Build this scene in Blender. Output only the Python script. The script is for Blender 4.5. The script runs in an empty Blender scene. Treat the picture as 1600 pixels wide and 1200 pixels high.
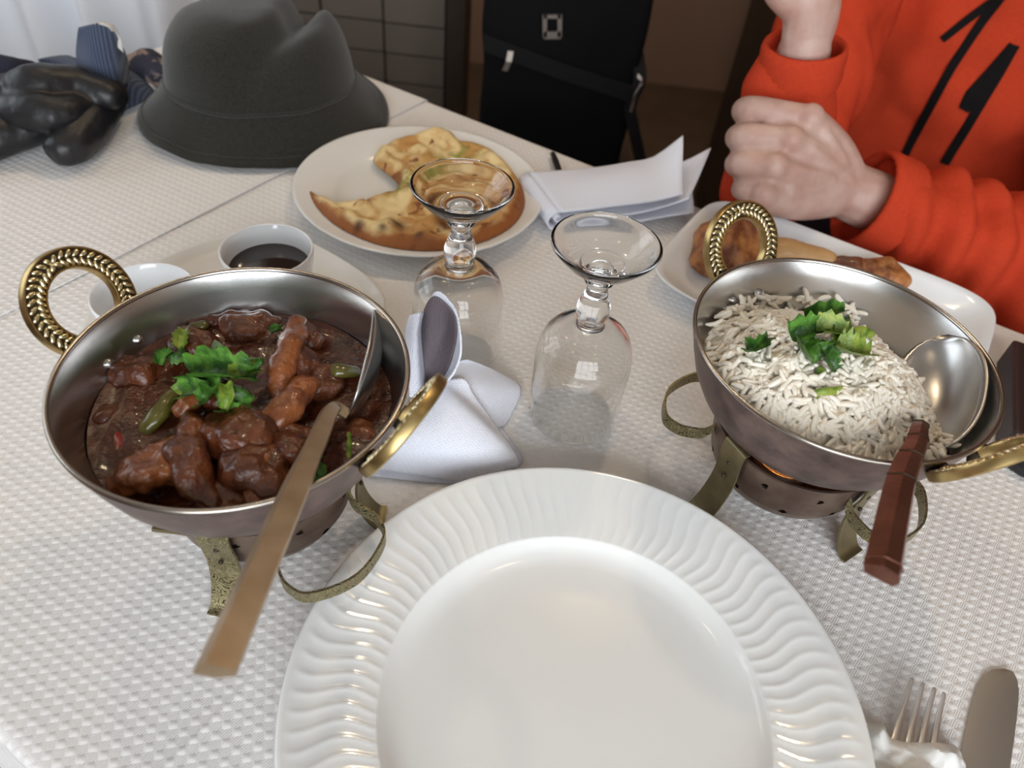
import bpy, math, random
import numpy as np
from mathutils import Vector, noise
random.seed(7); rng = np.random.default_rng(7)
scene = bpy.context.scene
COL = scene.collection
PI = math.pi

# ------------------------------------------------------------------ camera
FPX, PITCH, ROLL, HC = 1158.9, math.radians(44.682), math.radians(6.606), 0.3622
cF = np.array([0, math.cos(PITCH), -math.sin(PITCH)])
_R = np.array([1.0, 0, 0]); _U = np.cross(_R, cF)
cR = math.cos(ROLL) * _R + math.sin(ROLL) * _U
cU = -math.sin(ROLL) * _R + math.cos(ROLL) * _U
cam_d = bpy.data.cameras.new('camera'); cam = bpy.data.objects.new('camera', cam_d); COL.objects.link(cam)
cam_d.sensor_width = 36.0; cam_d.lens = 36.0 * FPX / 1600.0
cam_d.clip_start = 0.02; cam_d.clip_end = 50
from mathutils import Matrix
M = Matrix(((cR[0], cU[0], -cF[0], 0), (cR[1], cU[1], -cF[1], 0), (cR[2], cU[2], -cF[2], HC), (0, 0, 0, 1)))
cam.matrix_world = M
cam_d.dof.use_dof = True; cam_d.dof.focus_distance = 0.42; cam_d.dof.aperture_fstop = 8.0
scene.camera = cam

# ------------------------------------------------------------------ world, lights, exposure
w = bpy.data.worlds.new('world'); scene.world = w; w.use_nodes = True
bg = w.node_tree.nodes['Background']
bg.inputs[0].default_value = (0.80, 0.90, 1.0, 1); bg.inputs[1].default_value = 1.2
vs = scene.view_settings
vs.view_transform = 'Standard'; vs.look = 'None'; vs.gamma = 1.0; vs.exposure = -0.34; vs.use_curve_mapping = False

def area(name, loc, target, sx, sy, power, col):
    d = bpy.data.lights.new(name, 'AREA'); d.shape = 'RECTANGLE'; d.size = sx; d.size_y = sy
    d.energy = power; d.color = col
    o = bpy.data.objects.new(name, d); COL.objects.link(o); o.location = loc
    o.rotation_euler = (Vector(target) - Vector(loc)).to_track_quat('-Z', 'Y').to_euler()
    return o
area('window_daylight', (0.35, -1.86, 0.92), (0.35, 0.0, 0.92), 2.0, 1.3, 92, (0.91, 0.96, 1.0))
area('side_window_daylight', (-2.06, 0.70, 0.95), (0.0, 0.70, 0.85), 1.4, 1.2, 14, (0.88, 0.95, 1.0))
ADDED_WARM = [(-0.5, 0.2, 1.2), (0.5, 0.2, 1.2), (-0.6, 1.2, 9.0), (0.3, 1.25, 15.0)]  # unseen warm lights added below the ceiling, strongest toward the back
for lx, ly, pw_ in ADDED_WARM:
    d = bpy.data.lights.new('added_warm_light', 'POINT'); d.energy = pw_; d.color = (1.0, 0.78, 0.52); d.shadow_soft_size = 0.05
    o = bpy.data.objects.new('added_warm_light', d); COL.objects.link(o); o.location = (lx, ly, 1.52)

# ------------------------------------------------------------------ measuring helpers
def at(px, py, z):
    d = cF + (px - 800) / FPX * cR - (py - 600) / FPX * cU
    return np.array([0, 0, HC]) + d * ((z - HC) / d[2])
def dep(px, py, t):
    d = cF + (px - 800) / FPX * cR - (py - 600) / FPX * cU
    return np.array([0, 0, HC]) + d * t
E1 = np.array([0.485, 0.8745]); E2 = np.array([0.8745, -0.485]); TANG = math.atan2(E2[1], E2[0])
def tb(e1, e2, z=0.0):
    p = E1 * e1 + E2 * e2
    return np.array([p[0], p[1], z])

# ------------------------------------------------------------------ mesh helpers
class MB:
    def __init__(s): s.v = []; s.f = []; s.n = 0
    def add(s, V, F):
        V = np.asarray(V, float); s.v.append(V)
        s.f += [tuple(i + s.n for i in f) for f in F]; s.n += len(V); return s
    def get(s): return np.concatenate(s.v), s.f
def link(name, me, mat=None, parent=None, smooth=True, loc=None):
    o = bpy.data.objects.new(name, me); COL.objects.link(o)
    if mat is not None and not me.materials: me.materials.append(mat)
    if smooth: me.polygons.foreach_set('use_smooth', [True] * len(me.polygons))
    if parent is not None: o.parent = parent
    if loc is not None: o.location = loc
    return o
def mk(name, V, F, mat=None, parent=None, smooth=True, angle=None, origin=None):
    V = np.asarray(V, float)
    org = np.zeros(3) if origin is None else np.asarray(origin, float)
    if parent is not None and origin is None:
        q = parent
        while q is not None: org = org + np.array(q.location); q = q.parent
    me = bpy.data.meshes.new(name); me.from_pydata((V - org).tolist(), [], [list(f) for f in F]); me.update()
    o = link(name, me, mat, parent, smooth)
    if parent is None: o.location = org
    if smooth and angle is not None:
        try: me.set_sharp_from_angle(angle=math.radians(angle))
        except Exception: pass
    return o
def tag(o, label, cat=None, group=None, kind=None):
    if label: o['label'] = label
    if cat: o['category'] = cat
    if group: o['group'] = group
    if kind: o['kind'] = kind
    return o
def thing(name, loc, label, cat, group=None):
    o = bpy.data.objects.new(name, None); COL.objects.link(o); o.location = tuple(loc); o.empty_display_size = 0.01
    return tag(o, label, cat, group)
def lathe(prof, n=64, c=(0, 0)):
    V = []; F = []; idx = []
    for r, z in prof:
        if r < 1e-7: idx.append([len(V)]); V.append((c[0], c[1], z))
        else:
            s = len(V); idx.append(list(range(s, s + n)))
            for k in range(n):
                a = 2 * PI * k / n; V.append((c[0] + r * math.cos(a), c[1] + r * math.sin(a), z))
    for i in range(len(prof) - 1):
        A, B = idx[i], idx[i + 1]
        for k in range(n):
            k2 = (k + 1) % n
            if len(A) == 1 and len(B) == 1: continue
            if len(A) == 1: F.append((A[0], B[k2], B[k]))
            elif len(B) == 1: F.append((A[k], A[k2], B[0]))
            else: F.append((A[k], A[k2], B[k2], B[k]))
    return V, F
def nrm(a):
    a = np.asarray(a, float); return a / (np.linalg.norm(a) + 1e-12)
def catmull(P, m=6):
    P = [np.asarray(p, float) for p in P]; out = []
    for i in range(len(P) - 1):
        p0 = P[max(i - 1, 0)]; p1 = P[i]; p2 = P[i + 1]; p3 = P[min(i + 2, len(P) - 1)]
        for k in range(m):
            t = k / m
            out.append(0.5 * (2 * p1 + (p2 - p0) * t + (2 * p0 - 5 * p1 + 4 * p2 - p3) * t * t + (3 * p1 - p0 - 3 * p2 + p3) * t ** 3))
    out.append(P[-1]); return np.array(out)
def tube(path, rad, n=12, up=(0, 0, 1), sq=1.0, cap=True, round_cap=True):
    """swept tube; rad scalar or list; sq = ratio of the up radius to the side radius"""
    P = np.asarray(path, float); m = len(P)
    R = np.full(m, rad, float) if np.isscalar(rad) else np.asarray(rad, float)
    T = np.gradient(P, axis=0); T /= np.linalg.norm(T, axis=1)[:, None] + 1e-12
    u = np.asarray(up, float); V = []; F = []
    if round_cap and cap:
        ext = []
        for e, s in ((0, -1), (m - 1, 1)):
            ext.append([(P[e] + T[e] * s * R[e] * h, R[e] * q, T[e]) for h, q in ((0.45, 0.88), (0.8, 0.55))])
        P = np.array([ext[0][1][0], ext[0][0][0]] + list(P) + [ext[1][0][0], ext[1][1][0]])
        R = np.array([ext[0][1][1], ext[0][0][1]] + list(R) + [ext[1][0][1], ext[1][1][1]])
        T = np.array([T[0], T[0]] + list(T) + [T[-1], T[-1]]); m = len(P)
    for i in range(m):
        side = np.cross(T[i], u)
        if np.linalg.norm(side) < 1e-4: side = np.cross(T[i], [1, 0.3, 0])
        side = nrm(side); up2 = np.cross(side, T[i])
        for k in range(n):
            a = 2 * PI * k / n
            V.append(P[i] + side * math.cos(a) * R[i] + up2 * math.sin(a) * R[i] * sq)
    for i in range(m - 1):
        for k in range(n):
            k2 = (k + 1) % n; F.append((i * n + k, i * n + k2, (i + 1) * n + k2, (i + 1) * n + k))
    if cap:
        F.append(tuple(range(n - 1, -1, -1))); F.append(tuple((m - 1) * n + k for k in range(n)))
    return V, F
def blob(c, r, n=14, m=9, ax=None):
    """ellipsoid; ax = 3x3 rows of axes"""
    r = np.full(3, r, float) if np.isscalar(r) else np.asarray(r, float)
    A = np.eye(3) if ax is None else np.asarray(ax, float)
    V = []; F = []
    V.append((0, 0, -1))
    for i in range(1, m):
        p = -PI / 2 + PI * i / m
        for k in range(n):
            a = 2 * PI * k / n; V.append((math.cos(p) * math.cos(a), math.cos(p) * math.sin(a), math.sin(p)))
    V.append((0, 0, 1)); L = len(V) - 1
    for k in range(n): F.append((0, 1 + (k + 1) % n, 1 + k))
    for i in range(m - 2):
        for k in range(n):
            a = 1 + i * n + k; b = 1 + i * n + (k + 1) % n; F.append((a, b, b + n, a + n))
    for k in range(n): F.append((L, 1 + (m - 2) * n + k, 1 + (m - 2) * n + (k + 1) % n))
    return np.asarray(c, float) + (np.array(V) * r) @ A, F
def frame(z, x=(1, 0, 0)):
    z = nrm(z); x = np.asarray(x, float); x = nrm(x - z * (x @ z)); return np.array([x, np.cross(z, x), z])
def ribbon(path, wdir, wid, th):
    """flat strap with real thickness: wdir vector(s) across, th thickness"""
    P = np.asarray(path, float); m = len(P)
    W = np.tile(np.asarray(wdir, float), (m, 1)) if np.ndim(wdir) == 1 else np.asarray(wdir, float)
    wid = np.full(m, wid, float) if np.isscalar(wid) else np.asarray(wid, float)
    T = np.gradient(P, axis=0); V = []; F = []
    for i in range(m):
        wv = nrm(W[i]); nn = nrm(np.cross(T[i], wv)) * th / 2; a = wv * wid[i] / 2
        V += [P[i] - a - nn, P[i] + a - nn, P[i] + a + nn, P[i] - a + nn]
    for i in range(m - 1):
        for k in range(4):
            k2 = (k + 1) % 4; F.append((i * 4 + k, i * 4 + k2, i * 4 + 4 + k2, i * 4 + 4 + k))
    F.append((3, 2, 1, 0)); e = (m - 1) * 4; F.append((e, e + 1, e + 2, e + 3))
    return V, F
def boxm(c, s, ax=None):
    A = np.eye(3) if ax is None else np.asarray(ax, float)
    V = np.array([(x, y, z) for x in (-1, 1) for y in (-1, 1) for z in (-1, 1)]) * np.asarray(s, float) / 2
    return np.asarray(c, float) + V @ A, [(0, 1, 3, 2), (4, 6, 7, 5), (0, 4, 5, 1), (2, 3, 7, 6), (0, 2, 6, 4), (1, 5, 7, 3)]
def sheet(grid, th, closed_u=False):
    """solid sheet from an (a,b,3) grid of points, thickness th along normals"""
    G = np.asarray(grid, float); a, b = G.shape[:2]
    du = np.gradient(G, axis=0); dv = np.gradient(G, axis=1); N = np.cross(du, dv)
    N /= np.linalg.norm(N, axis=2)[..., None] + 1e-12
    V = np.concatenate([(G + N * th / 2).reshape(-1, 3), (G - N * th / 2).reshape(-1, 3)]); o = a * b; F = []
    for i in range(a - 1):
        for j in range(b - 1):
            q = (i * b + j, (i + 1) * b + j, (i + 1) * b + j + 1, i * b + j + 1)
            F.append(q); F.append(tuple(x + o for x in q[::-1]))
    ring = [i * b for i in range(a)] + [(a - 1) * b + j for j in range(1, b)] + [i * b + b - 1 for i in range(a - 2, -1, -1)] + [j for j in range(b - 2, 0, -1)]
    for k in range(len(ring)):
        p, q = ring[k], ring[(k + 1) % len(ring)]; F.append((q, p, p + o, q + o))
    return V, F
def remesh(V, F, vox, it=4, fac=0.5):
    me = bpy.data.meshes.new('tmp'); me.from_pydata(np.asarray(V).tolist(), [], [list(f) for f in F]); me.update()
    o = bpy.data.objects.new('tmp', me); COL.objects.link(o)
    m = o.modifiers.new('r', 'REMESH'); m.mode = 'VOXEL'; m.voxel_size = vox
    if it:
        s = o.modifiers.new('s', 'SMOOTH'); s.factor = fac; s.iterations = it
    dg = bpy.context.evaluated_depsgraph_get(); dg.update()
    me2 = bpy.data.meshes.new_from_object(o.evaluated_get(dg))
    n = len(me2.vertices); co = np.empty(n * 3); me2.vertices.foreach_get('co', co)
    F2 = [tuple(p.vertices) for p in me2.polygons]
    nr = np.empty(n * 3); me2.vertices.foreach_get('normal', nr)
    bpy.data.objects.remove(o); bpy.data.meshes.remove(me); bpy.data.meshes.remove(me2)
    return co.reshape(-1, 3), F2, nr.reshape(-1, 3)
def nz(p, s, seed=0.0):
    return noise.noise(Vector((p[0] * s + seed, p[1] * s - seed * 0.7, p[2] * s + seed * 1.3)))
def lump(V, N, amp, s, seed=0.0, octv=2):
    out = V.copy()
    for i in range(len(V)):
        h = nz(V[i], s, seed)
        if octv > 1: h += 0.45 * nz(V[i], s * 2.3, seed + 5)
        out[i] += N[i] * amp * h
    return out

# ------------------------------------------------------------------ materials
MATS = {}
def mat(name, col, rough=0.5, metal=0.0, var=0.0, vs_=40.0, col2=None, bump=0.0, bs=200.0, coat=0.0, sheen=0.0, sss=0.0, spec=0.5, bd=0.001, aniso=0.0, rvar=0.0):
    m = bpy.data.materials.new(name); m.use_nodes = True; nt = m.node_tree; N = nt.nodes; L = nt.links
    b = N['Principled BSDF']
    b.inputs['Base Color'].default_value = (*col, 1); b.inputs['Roughness'].default_value = rough; b.inputs['Metallic'].default_value = metal
    b.inputs['Coat Weight'].default_value = coat; b.inputs['Sheen Weight'].default_value = sheen
    b.inputs['Specular IOR Level'].default_value = spec
    if aniso: b.inputs['Anisotropic'].default_value = aniso
    if sss:
        b.inputs['Subsurface Weight'].default_value = sss; b.inputs['Subsurface Radius'].default_value = (0.004, 0.002, 0.0012); b.inputs['Subsurface Scale'].default_value = 1.0
    tc = N.new('ShaderNodeTexCoord')
    if col2 is not None:
        n = N.new('ShaderNodeTexNoise'); n.inputs['Scale'].default_value = vs_; n.inputs['Detail'].default_value = 5
        L.new(tc.outputs['Object'], n.inputs['Vector'])
        r = N.new('ShaderNodeValToRGB'); r.color_ramp.elements[0].position = 0.5 - var; r.color_ramp.elements[1].position = 0.5 + var
        r.color_ramp.elements[0].color = (*col, 1); r.color_ramp.elements[1].color = (*col2, 1)
        L.new(n.outputs['Fac'], r.inputs['Fac']); L.new(r.outputs['Color'], b.inputs['Base Color'])
        if rvar:
            mr = N.new('ShaderNodeMapRange'); mr.inputs['To Min'].default_value = rough - rvar; mr.inputs['To Max'].default_value = rough + rvar
            L.new(n.outputs['Fac'], mr.inputs['Value']); L.new(mr.outputs['Result'], b.inputs['Roughness'])
    if bump:
        n2 = N.new('ShaderNodeTexNoise'); n2.inputs['Scale'].default_value = bs; n2.inputs['Detail'].default_value = 4
        L.new(tc.outputs['Object'], n2.inputs['Vector'])
        bp = N.new('ShaderNodeBump'); bp.inputs['Strength'].default_value = bump; bp.inputs['Distance'].default_value = bd
        L.new(n2.outputs['Fac'], bp.inputs['Height']); L.new(bp.outputs['Normal'], b.inputs['Normal'])
    MATS[name] = m; return m
def math_node(nt, op, a, b=None):
    n = nt.nodes.new('ShaderNodeMath'); n.operation = op
    for i, x in enumerate((a, b)):
        if x is None: continue
        if isinstance(x, (int, float)): n.inputs[i].default_value = x
        else: nt.links.new(x, n.inputs[i])
    return n.outputs[0]
def weave_mat(name, col, cell, ang, dist, ribs=True, rough=0.85, strength=1.0):
    m = mat(name, col, rough, spec=0.25); nt = m.node_tree; N = nt.nodes; L = nt.links; b = N['Principled BSDF']
    tc = [n for n in N if n.type == 'TEX_COORD'][0]
    mp = N.new('ShaderNodeMapping'); mp.vector_type = 'POINT'; mp.inputs['Rotation'].default_value = (0, 0, -ang); mp.inputs['Scale'].default_value = (1, 1, 1)
    L.new(tc.outputs['Object'], mp.inputs['Vector'])
    sp = N.new('ShaderNodeSeparateXYZ'); L.new(mp.outputs['Vector'], sp.inputs[0])
    mn = lambda op, a, b_=None: math_node(nt, op, a, b_)
    u = mn('MULTIPLY', sp.outputs[0], 1 / cell[0]); v = mn('MULTIPLY', sp.outputs[1], 1 / cell[1])
    fu = mn('FRACT', u); fv = mn('FRACT', v)
    chk = mn('FLOORED_MODULO', mn('ADD', mn('FLOOR', u), mn('FLOOR', v)), 2.0)
    pil = mn('MULTIPLY', mn('SINE', mn('MULTIPLY', fu, PI)), mn('SINE', mn('MULTIPLY', fv, PI)))
    if ribs:
        rb = mn('SINE', mn('MULTIPLY', mn('SUBTRACT', mn('MULTIPLY', fv, 1.0), mn('MULTIPLY', fu, 0.85)), 2 * PI * 3.0))
        saw = mn('ADD', mn('MULTIPLY', fu, 0.5), mn('MULTIPLY', fv, 0.5))
        smooth_c = mn('ADD', mn('MULTIPLY', pil, 0.9), mn('MULTIPLY', saw, 0.25))
        rib_c = mn('ADD', mn('MULTIPLY', rb, 0.13), mn('SUBTRACT', 0.55, mn('MULTIPLY', saw, 0.55)))
        mx = N.new('ShaderNodeMix'); mx.data_type = 'FLOAT'
        L.new(chk, mx.inputs['Factor']); L.new(smooth_c, mx.inputs[2]); L.new(rib_c, mx.inputs[3]); h = mx.outputs[0]
    else:
        h = mn('MULTIPLY', pil, mn('ADD', mn('MULTIPLY', chk, 0.6), 0.4))
    bp = N.new('ShaderNodeBump'); bp.inputs['Strength'].default_value = strength; bp.inputs['Distance'].default_value = dist
    L.new(h, bp.inputs['Height']); L.new(bp.outputs['Normal'], b.inputs['Normal'])
    return m

paper = weave_mat('embossed_paper', (0.82, 0.80, 0.785), (0.0047, 0.0041), math.radians(16.5), 0.00046)
napkin_m = weave_mat('napkin_cotton', (0.80, 0.82, 0.91), (0.0011, 0.0011), math.radians(20), 0.0003, ribs=False, rough=0.9)
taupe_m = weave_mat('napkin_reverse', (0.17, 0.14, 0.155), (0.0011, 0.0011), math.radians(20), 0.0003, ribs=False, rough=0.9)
porcelain = mat('porcelain', (0.82, 0.83, 0.82), 0.12, coat=0.3)
cream_porc = mat('cream_porcelain', (0.82, 0.81, 0.78), 0.14, coat=0.2)
white_porc = mat('white_porcelain', (0.82, 0.84, 0.86), 0.12, coat=0.3)
steel = mat('brushed_steel', (0.56, 0.55, 0.54), 0.27, 1.0, bump=0.08, bs=900, bd=0.0002, aniso=0.4)
steel_dark = mat('worn_steel_rim', (0.42, 0.38, 0.34), 0.25, 1.0)
cutlery = mat('cutlery_steel', (0.80, 0.78, 0.76), 0.32, 1.0)
copper = mat('aged_copper', (0.10, 0.068, 0.062), 0.42, 0.85, var=0.2, vs_=90, col2=(0.24, 0.165, 0.145), bump=0.25, bs=320, bd=0.0006, rvar=0.1)
bronze_b = mat('aged_burner_metal', (0.15, 0.095, 0.078), 0.42, 0.85, var=0.2, vs_=60, col2=(0.25, 0.19, 0.145), bump=0.25, bs=300, bd=0.0005)
brass = mat('brass', (0.40, 0.28, 0.11), 0.34, 1.0, var=0.25, vs_=120, col2=(0.60, 0.45, 0.21), rvar=0.08)
brass_leaf = mat('polished_brass', (0.84, 0.74, 0.47), 0.3, 1.0)
brass_dark = mat('blackened_brass', (0.05, 0.038, 0.022), 0.5, 0.6)
def engraved(name, c1, c2):
    m = mat(name, c1, 0.42, 0.9); nt = m.node_tree; N = nt.nodes; L = nt.links; b = N['Principled BSDF']
    tc = [n for n in N if n.type == 'TEX_COORD'][0]
    nn = N.new('ShaderNodeTexNoise'); nn.inputs['Scale'].default_value = 110; nn.inputs['Detail'].default_value = 0.0; nn.inputs['Distortion'].default_value = 2.2
    L.new(tc.outputs['Object'], nn.inputs['Vector'])
    f = math_node(nt, 'ABSOLUTE', math_node(nt, 'SINE', math_node(nt, 'MULTIPLY', nn.outputs['Fac'], 24.0)))
    r = N.new('ShaderNodeValToRGB'); r.color_ramp.elements[0].position = 0.18; r.color_ramp.elements[1].position = 0.62
    r.color_ramp.elements[0].color = (*c2, 1); r.color_ramp.elements[1].color = (*c1, 1)
    L.new(f, r.inputs['Fac']); L.new(r.outputs['Color'], b.inputs['Base Color'])
    bp = N.new('ShaderNodeBump'); bp.inputs['Strength'].default_value = 0.7; bp.inputs['Distance'].default_value = 0.0005
    L.new(r.outputs['Color'], bp.inputs['Height']); L.new(bp.outputs['Normal'], b.inputs['Normal'])
    return m
brass_eng = engraved('engraved_brass', (0.36, 0.31, 0.17), (0.05, 0.048, 0.025))
brass_plain = mat('dull_brass_strap', (0.20, 0.165, 0.09), 0.45, 0.9, var=0.2, vs_=80, col2=(0.30, 0.25, 0.14), bump=0.2, bs=250, bd=0.0004)
glass = bpy.data.materials.new('clear_glass'); glass.use_nodes = True
_b = glass.node_tree.nodes['Principled BSDF']; _b.inputs['Transmission Weight'].default_value = 1.0; _b.inputs['Roughness'].default_value = 0.0; _b.inputs['IOR'].default_value = 1.48
_b.inputs['Base Color'].default_value = (0.985, 0.99, 0.985, 1)
sauce_m = mat('curry_sauce', (0.030, 0.007, 0.003), 0.2, var=0.2, vs_=70, col2=(0.105, 0.026, 0.009), bump=0.7, bs=260, bd=0.0020, coat=0.2)
meat_m = mat('curry_meat', (0.045, 0.010, 0.004), 0.24, var=0.2, vs_=85, col2=(0.165, 0.046, 0.015), bump=0.75, bs=300, bd=0.0018, coat=0.2)
meat_l = mat('curry_meat_light', (0.115, 0.028, 0.008), 0.26, var=0.2, vs_=85, col2=(0.30, 0.095, 0.028), bump=0.7, bs=300, bd=0.0018, coat=0.3)
pepper_g = mat('green_pepper', (0.055, 0.05, 0.007), 0.24, var=0.2, vs_=60, col2=(0.13, 0.115, 0.02), bump=0.4, bs=200, coat=0.5)
pepper_r = mat('red_pepper', (0.25, 0.012, 0.008), 0.2, coat=0.5, bump=0.4, bs=200)
herb1 = mat('coriander_leaf', (0.022, 0.085, 0.010), 0.4, var=0.12, vs_=150, col2=(0.11, 0.27, 0.035), bump=0.7, bs=420, bd=0.0012)
herb2 = mat('pale_coriander_leaf', (0.10, 0.20, 0.018), 0.4, var=0.12, vs_=150, col2=(0.30, 0.38, 0.06), bump=0.7, bs=420, bd=0.0012)
for h in (herb1, herb2): h.node_tree.nodes['Principled BSDF'].inputs['Transmission Weight'].default_value = 0.0
rice_m = mat('boiled_rice', (0.86, 0.79, 0.66), 0.4, var=0.25, vs_=70, col2=(0.91, 0.87, 0.79))
soy_m = mat('dark_sauce', (0.018, 0.008, 0.005), 0.06, coat=0.5)
felt = mat('hat_felt', (0.018, 0.0175, 0.014), 0.95, var=0.25, vs_=500, col2=(0.034, 0.033, 0.028), bump=0.5, bs=1200, bd=0.0006, sheen=0.25, spec=0.1)
leather = mat('glove_leather', (0.010, 0.010, 0.012), 0.43, bump=0.25, bs=160, bd=0.002, spec=0.5)
navy_m = mat('navy_cloth', (0.012, 0.014, 0.032), 0.9, bump=0.3, bs=600)
pat_m = mat('patterned_scarf', (0.03, 0.03, 0.05), 0.9, var=0.03, vs_=45, col2=(0.30, 0.22, 0.18), bump=0.3, bs=500)
skin_m = mat('skin', (0.44, 0.25, 0.20), 0.5, var=0.22, vs_=45, col2=(0.56, 0.385, 0.325), bump=0.25, bs=220, bd=0.0012, sss=0.12)
orange_m = mat('orange_fleece', (0.45, 0.042, 0.016), 0.9, var=0.3, vs_=300, col2=(0.53, 0.054, 0.020), bump=0.3, bs=900, bd=0.0005, spec=0.1)
zip_m = mat('black_zip', (0.007, 0.006, 0.006), 0.75, bump=0.3, bs=900, bd=0.0004, spec=0.08)
bag_m = mat('black_nylon', (0.005, 0.005, 0.0055), 0.8, bump=0.3, bs=700, bd=0.0005, spec=0.12)
bag_trim = mat('bag_webbing', (0.008, 0.0075, 0.008), 0.7, spec=0.2)
dull_metal = mat('dull_metal', (0.30, 0.26, 0.23), 0.45, 0.9)
hair_m = mat('grey_hair', (0.25, 0.24, 0.23), 0.7, bump=0.5, bs=300)
wall_m = mat('brown_plaster', (0.30, 0.18, 0.125), 0.85, var=0.3, vs_=3, col2=(0.33, 0.205, 0.145))
wall_l = mat('warm_white_plaster', (0.50, 0.46, 0.41), 0.85, var=0.3, vs_=3, col2=(0.54, 0.50, 0.45))
ceil_m = mat('ceiling_plaster', (0.38, 0.36, 0.335), 0.9)
darkwood = mat('dark_wood', (0.028, 0.018, 0.012), 0.5, var=0.2, vs_=14, col2=(0.05, 0.032, 0.02))
tile_m = mat('taupe_tile', (0.14, 0.115, 0.095), 0.5, var=0.25, vs_=8, col2=(0.18, 0.15, 0.125))
grout_m = mat('dark_grout', (0.03, 0.024, 0.02), 0.9)
floor_m = mat('floor_boards', (0.10, 0.065, 0.04), 0.5, var=0.25, vs_=9, col2=(0.15, 0.10, 0.065))
wood_m = mat('table_wood', (0.22, 0.13, 0.07), 0.5, var=0.25, vs_=12, col2=(0.30, 0.18, 0.10))
white_paint = mat('white_paint', (0.75, 0.75, 0.73), 0.5)
curtain_m = mat('white_voile', (0.80, 0.82, 0.86), 0.85, spec=0.2)
case_m = mat('brown_textured_case', (0.06, 0.036, 0.03), 0.6, var=0.2, vs_=500, col2=(0.16, 0.11, 0.09), bump=0.6, bs=700, bd=0.0008)
case_d = mat('dark_brown_leather', (0.028, 0.012, 0.012), 0.45)
blackgloss = mat('black_plastic', (0.012, 0.012, 0.013), 0.3)
spoon_w = mat('bronze_handle', (0.33, 0.235, 0.145), 0.36, 0.55, var=0.25, vs_=60, col2=(0.48, 0.37, 0.26))
spoon_c = mat('carved_copper_handle', (0.16, 0.062, 0.042), 0.34, 0.75, var=0.25, vs_=70, col2=(0.28, 0.13, 0.09), bump=0.2, bs=260)
tissue_m = mat('tissue', (0.84, 0.84, 0.82), 0.85, bump=0.4, bs=180, bd=0.0012, spec=0.2)
wax_m = mat('wax', (0.75, 0.72, 0.62), 0.5, sss=0.3)
flame_m = bpy.data.materials.new('flame'); flame_m.use_nodes = True
_n = flame_m.node_tree; _e = _n.nodes.new('ShaderNodeEmission'); _e.inputs[0].default_value = (1.0, 0.36, 0.07, 1); _e.inputs[1].default_value = 40
_n.links.new(_e.outputs[0], _n.nodes['Material Output'].inputs[0])
def knit_mat(name, c1, c2):
    m = mat(name, c1, 0.95, sheen=0.2, spec=0.1); nt = m.node_tree; N = nt.nodes; L = nt.links; b = N['Principled BSDF']
    tc = [n for n in N if n.type == 'TEX_COORD'][0]
    wv = N.new('ShaderNodeTexWave'); wv.inputs['Scale'].default_value = 130; wv.inputs['Distortion'].default_value = 0.6; wv.bands_direction = 'X'
    L.new(tc.outputs['Object'], wv.inputs['Vector'])
    r = N.new('ShaderNodeValToRGB'); r.color_ramp.elements[0].color = (*c1, 1); r.color_ramp.elements[1].color = (*c2, 1)
    L.new(wv.outputs['Fac'], r.inputs['Fac']); L.new(r.outputs['Color'], b.inputs['Base Color'])
    bp = N.new('ShaderNodeBump'); bp.inputs['Strength'].default_value = 0.8; bp.inputs['Distance'].default_value = 0.0008
    L.new(wv.outputs['Fac'], bp.inputs['Height']); L.new(bp.outputs['Normal'], b.inputs['Normal'])
    return m
knit = knit_mat('blue_knit', (0.045, 0.058, 0.10), (0.10, 0.125, 0.19))
def naan_mat():
    m = mat('naan_crust', (0.62, 0.42, 0.17), 0.6, bump=0.35, bs=120, bd=0.0016, spec=0.3); nt = m.node_tree; N = nt.nodes; L = nt.links; b = N['Principled BSDF']
    tc = [n for n in N if n.type == 'TEX_COORD'][0]
    def nzn(sc, det=4, dist=0.0):
        n = N.new('ShaderNodeTexNoise'); n.inputs['Scale'].default_value = sc; n.inputs['Detail'].default_value = det; n.inputs['Distortion'].default_value = dist
        L.new(tc.outputs['Object'], n.inputs['Vector']); return n.outputs['Fac']
    def ramp(src, p0, p1):
        r = N.new('ShaderNodeMapRange'); r.inputs['From Min'].default_value = p0; r.inputs['From Max'].default_value = p1; r.interpolation_type = 'SMOOTHSTEP'
        L.new(src, r.inputs['Value']); return r.outputs['Result']
    def mixc(fac, a, bcol):
        x = N.new('ShaderNodeMix'); x.data_type = 'RGBA'; L.new(fac, x.inputs['Factor'])
        if isinstance(a, tuple): x.inputs[6].default_value = (*a, 1)
        else: L.new(a, x.inputs[6])
        x.inputs[7].default_value = (*bcol, 1); return x.outputs[2]
    at_ = N.new('ShaderNodeAttribute'); at_.attribute_name = 'bake'
    at2 = N.new('ShaderNodeAttribute'); at2.attribute_name = 'herb'
    c = mixc(ramp(nzn(40, 5, .5), 0.42, 0.62), (0.76, 0.58, 0.29), (0.52, 0.27, 0.085))
    e = math_node(nt, 'ADD', math_node(nt, 'MULTIPLY', at_.outputs['Fac'], 0.62), math_node(nt, 'MULTIPLY', nzn(34, 5), 0.75))
    c = mixc(ramp(e, 0.58, 0.85), c, (0.30, 0.10, 0.026))
    c = mixc(ramp(nzn(70, 4, 0.6), 0.60, 0.70), c, (0.22, 0.065, 0.018))
    at3 = N.new('ShaderNodeAttribute'); at3.attribute_name = 'char'
    c = mixc(at3.outputs['Fac'], c, (0.055, 0.018, 0.010))
    hb = math_node(nt, 'MULTIPLY', at2.outputs['Fac'], ramp(nzn(160, 3), 0.36, 0.6))
    c = mixc(hb, c, (0.26, 0.26, 0.05))
    L.new(c, b.inputs['Base Color']); return m
naan_m = naan_mat()
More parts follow.
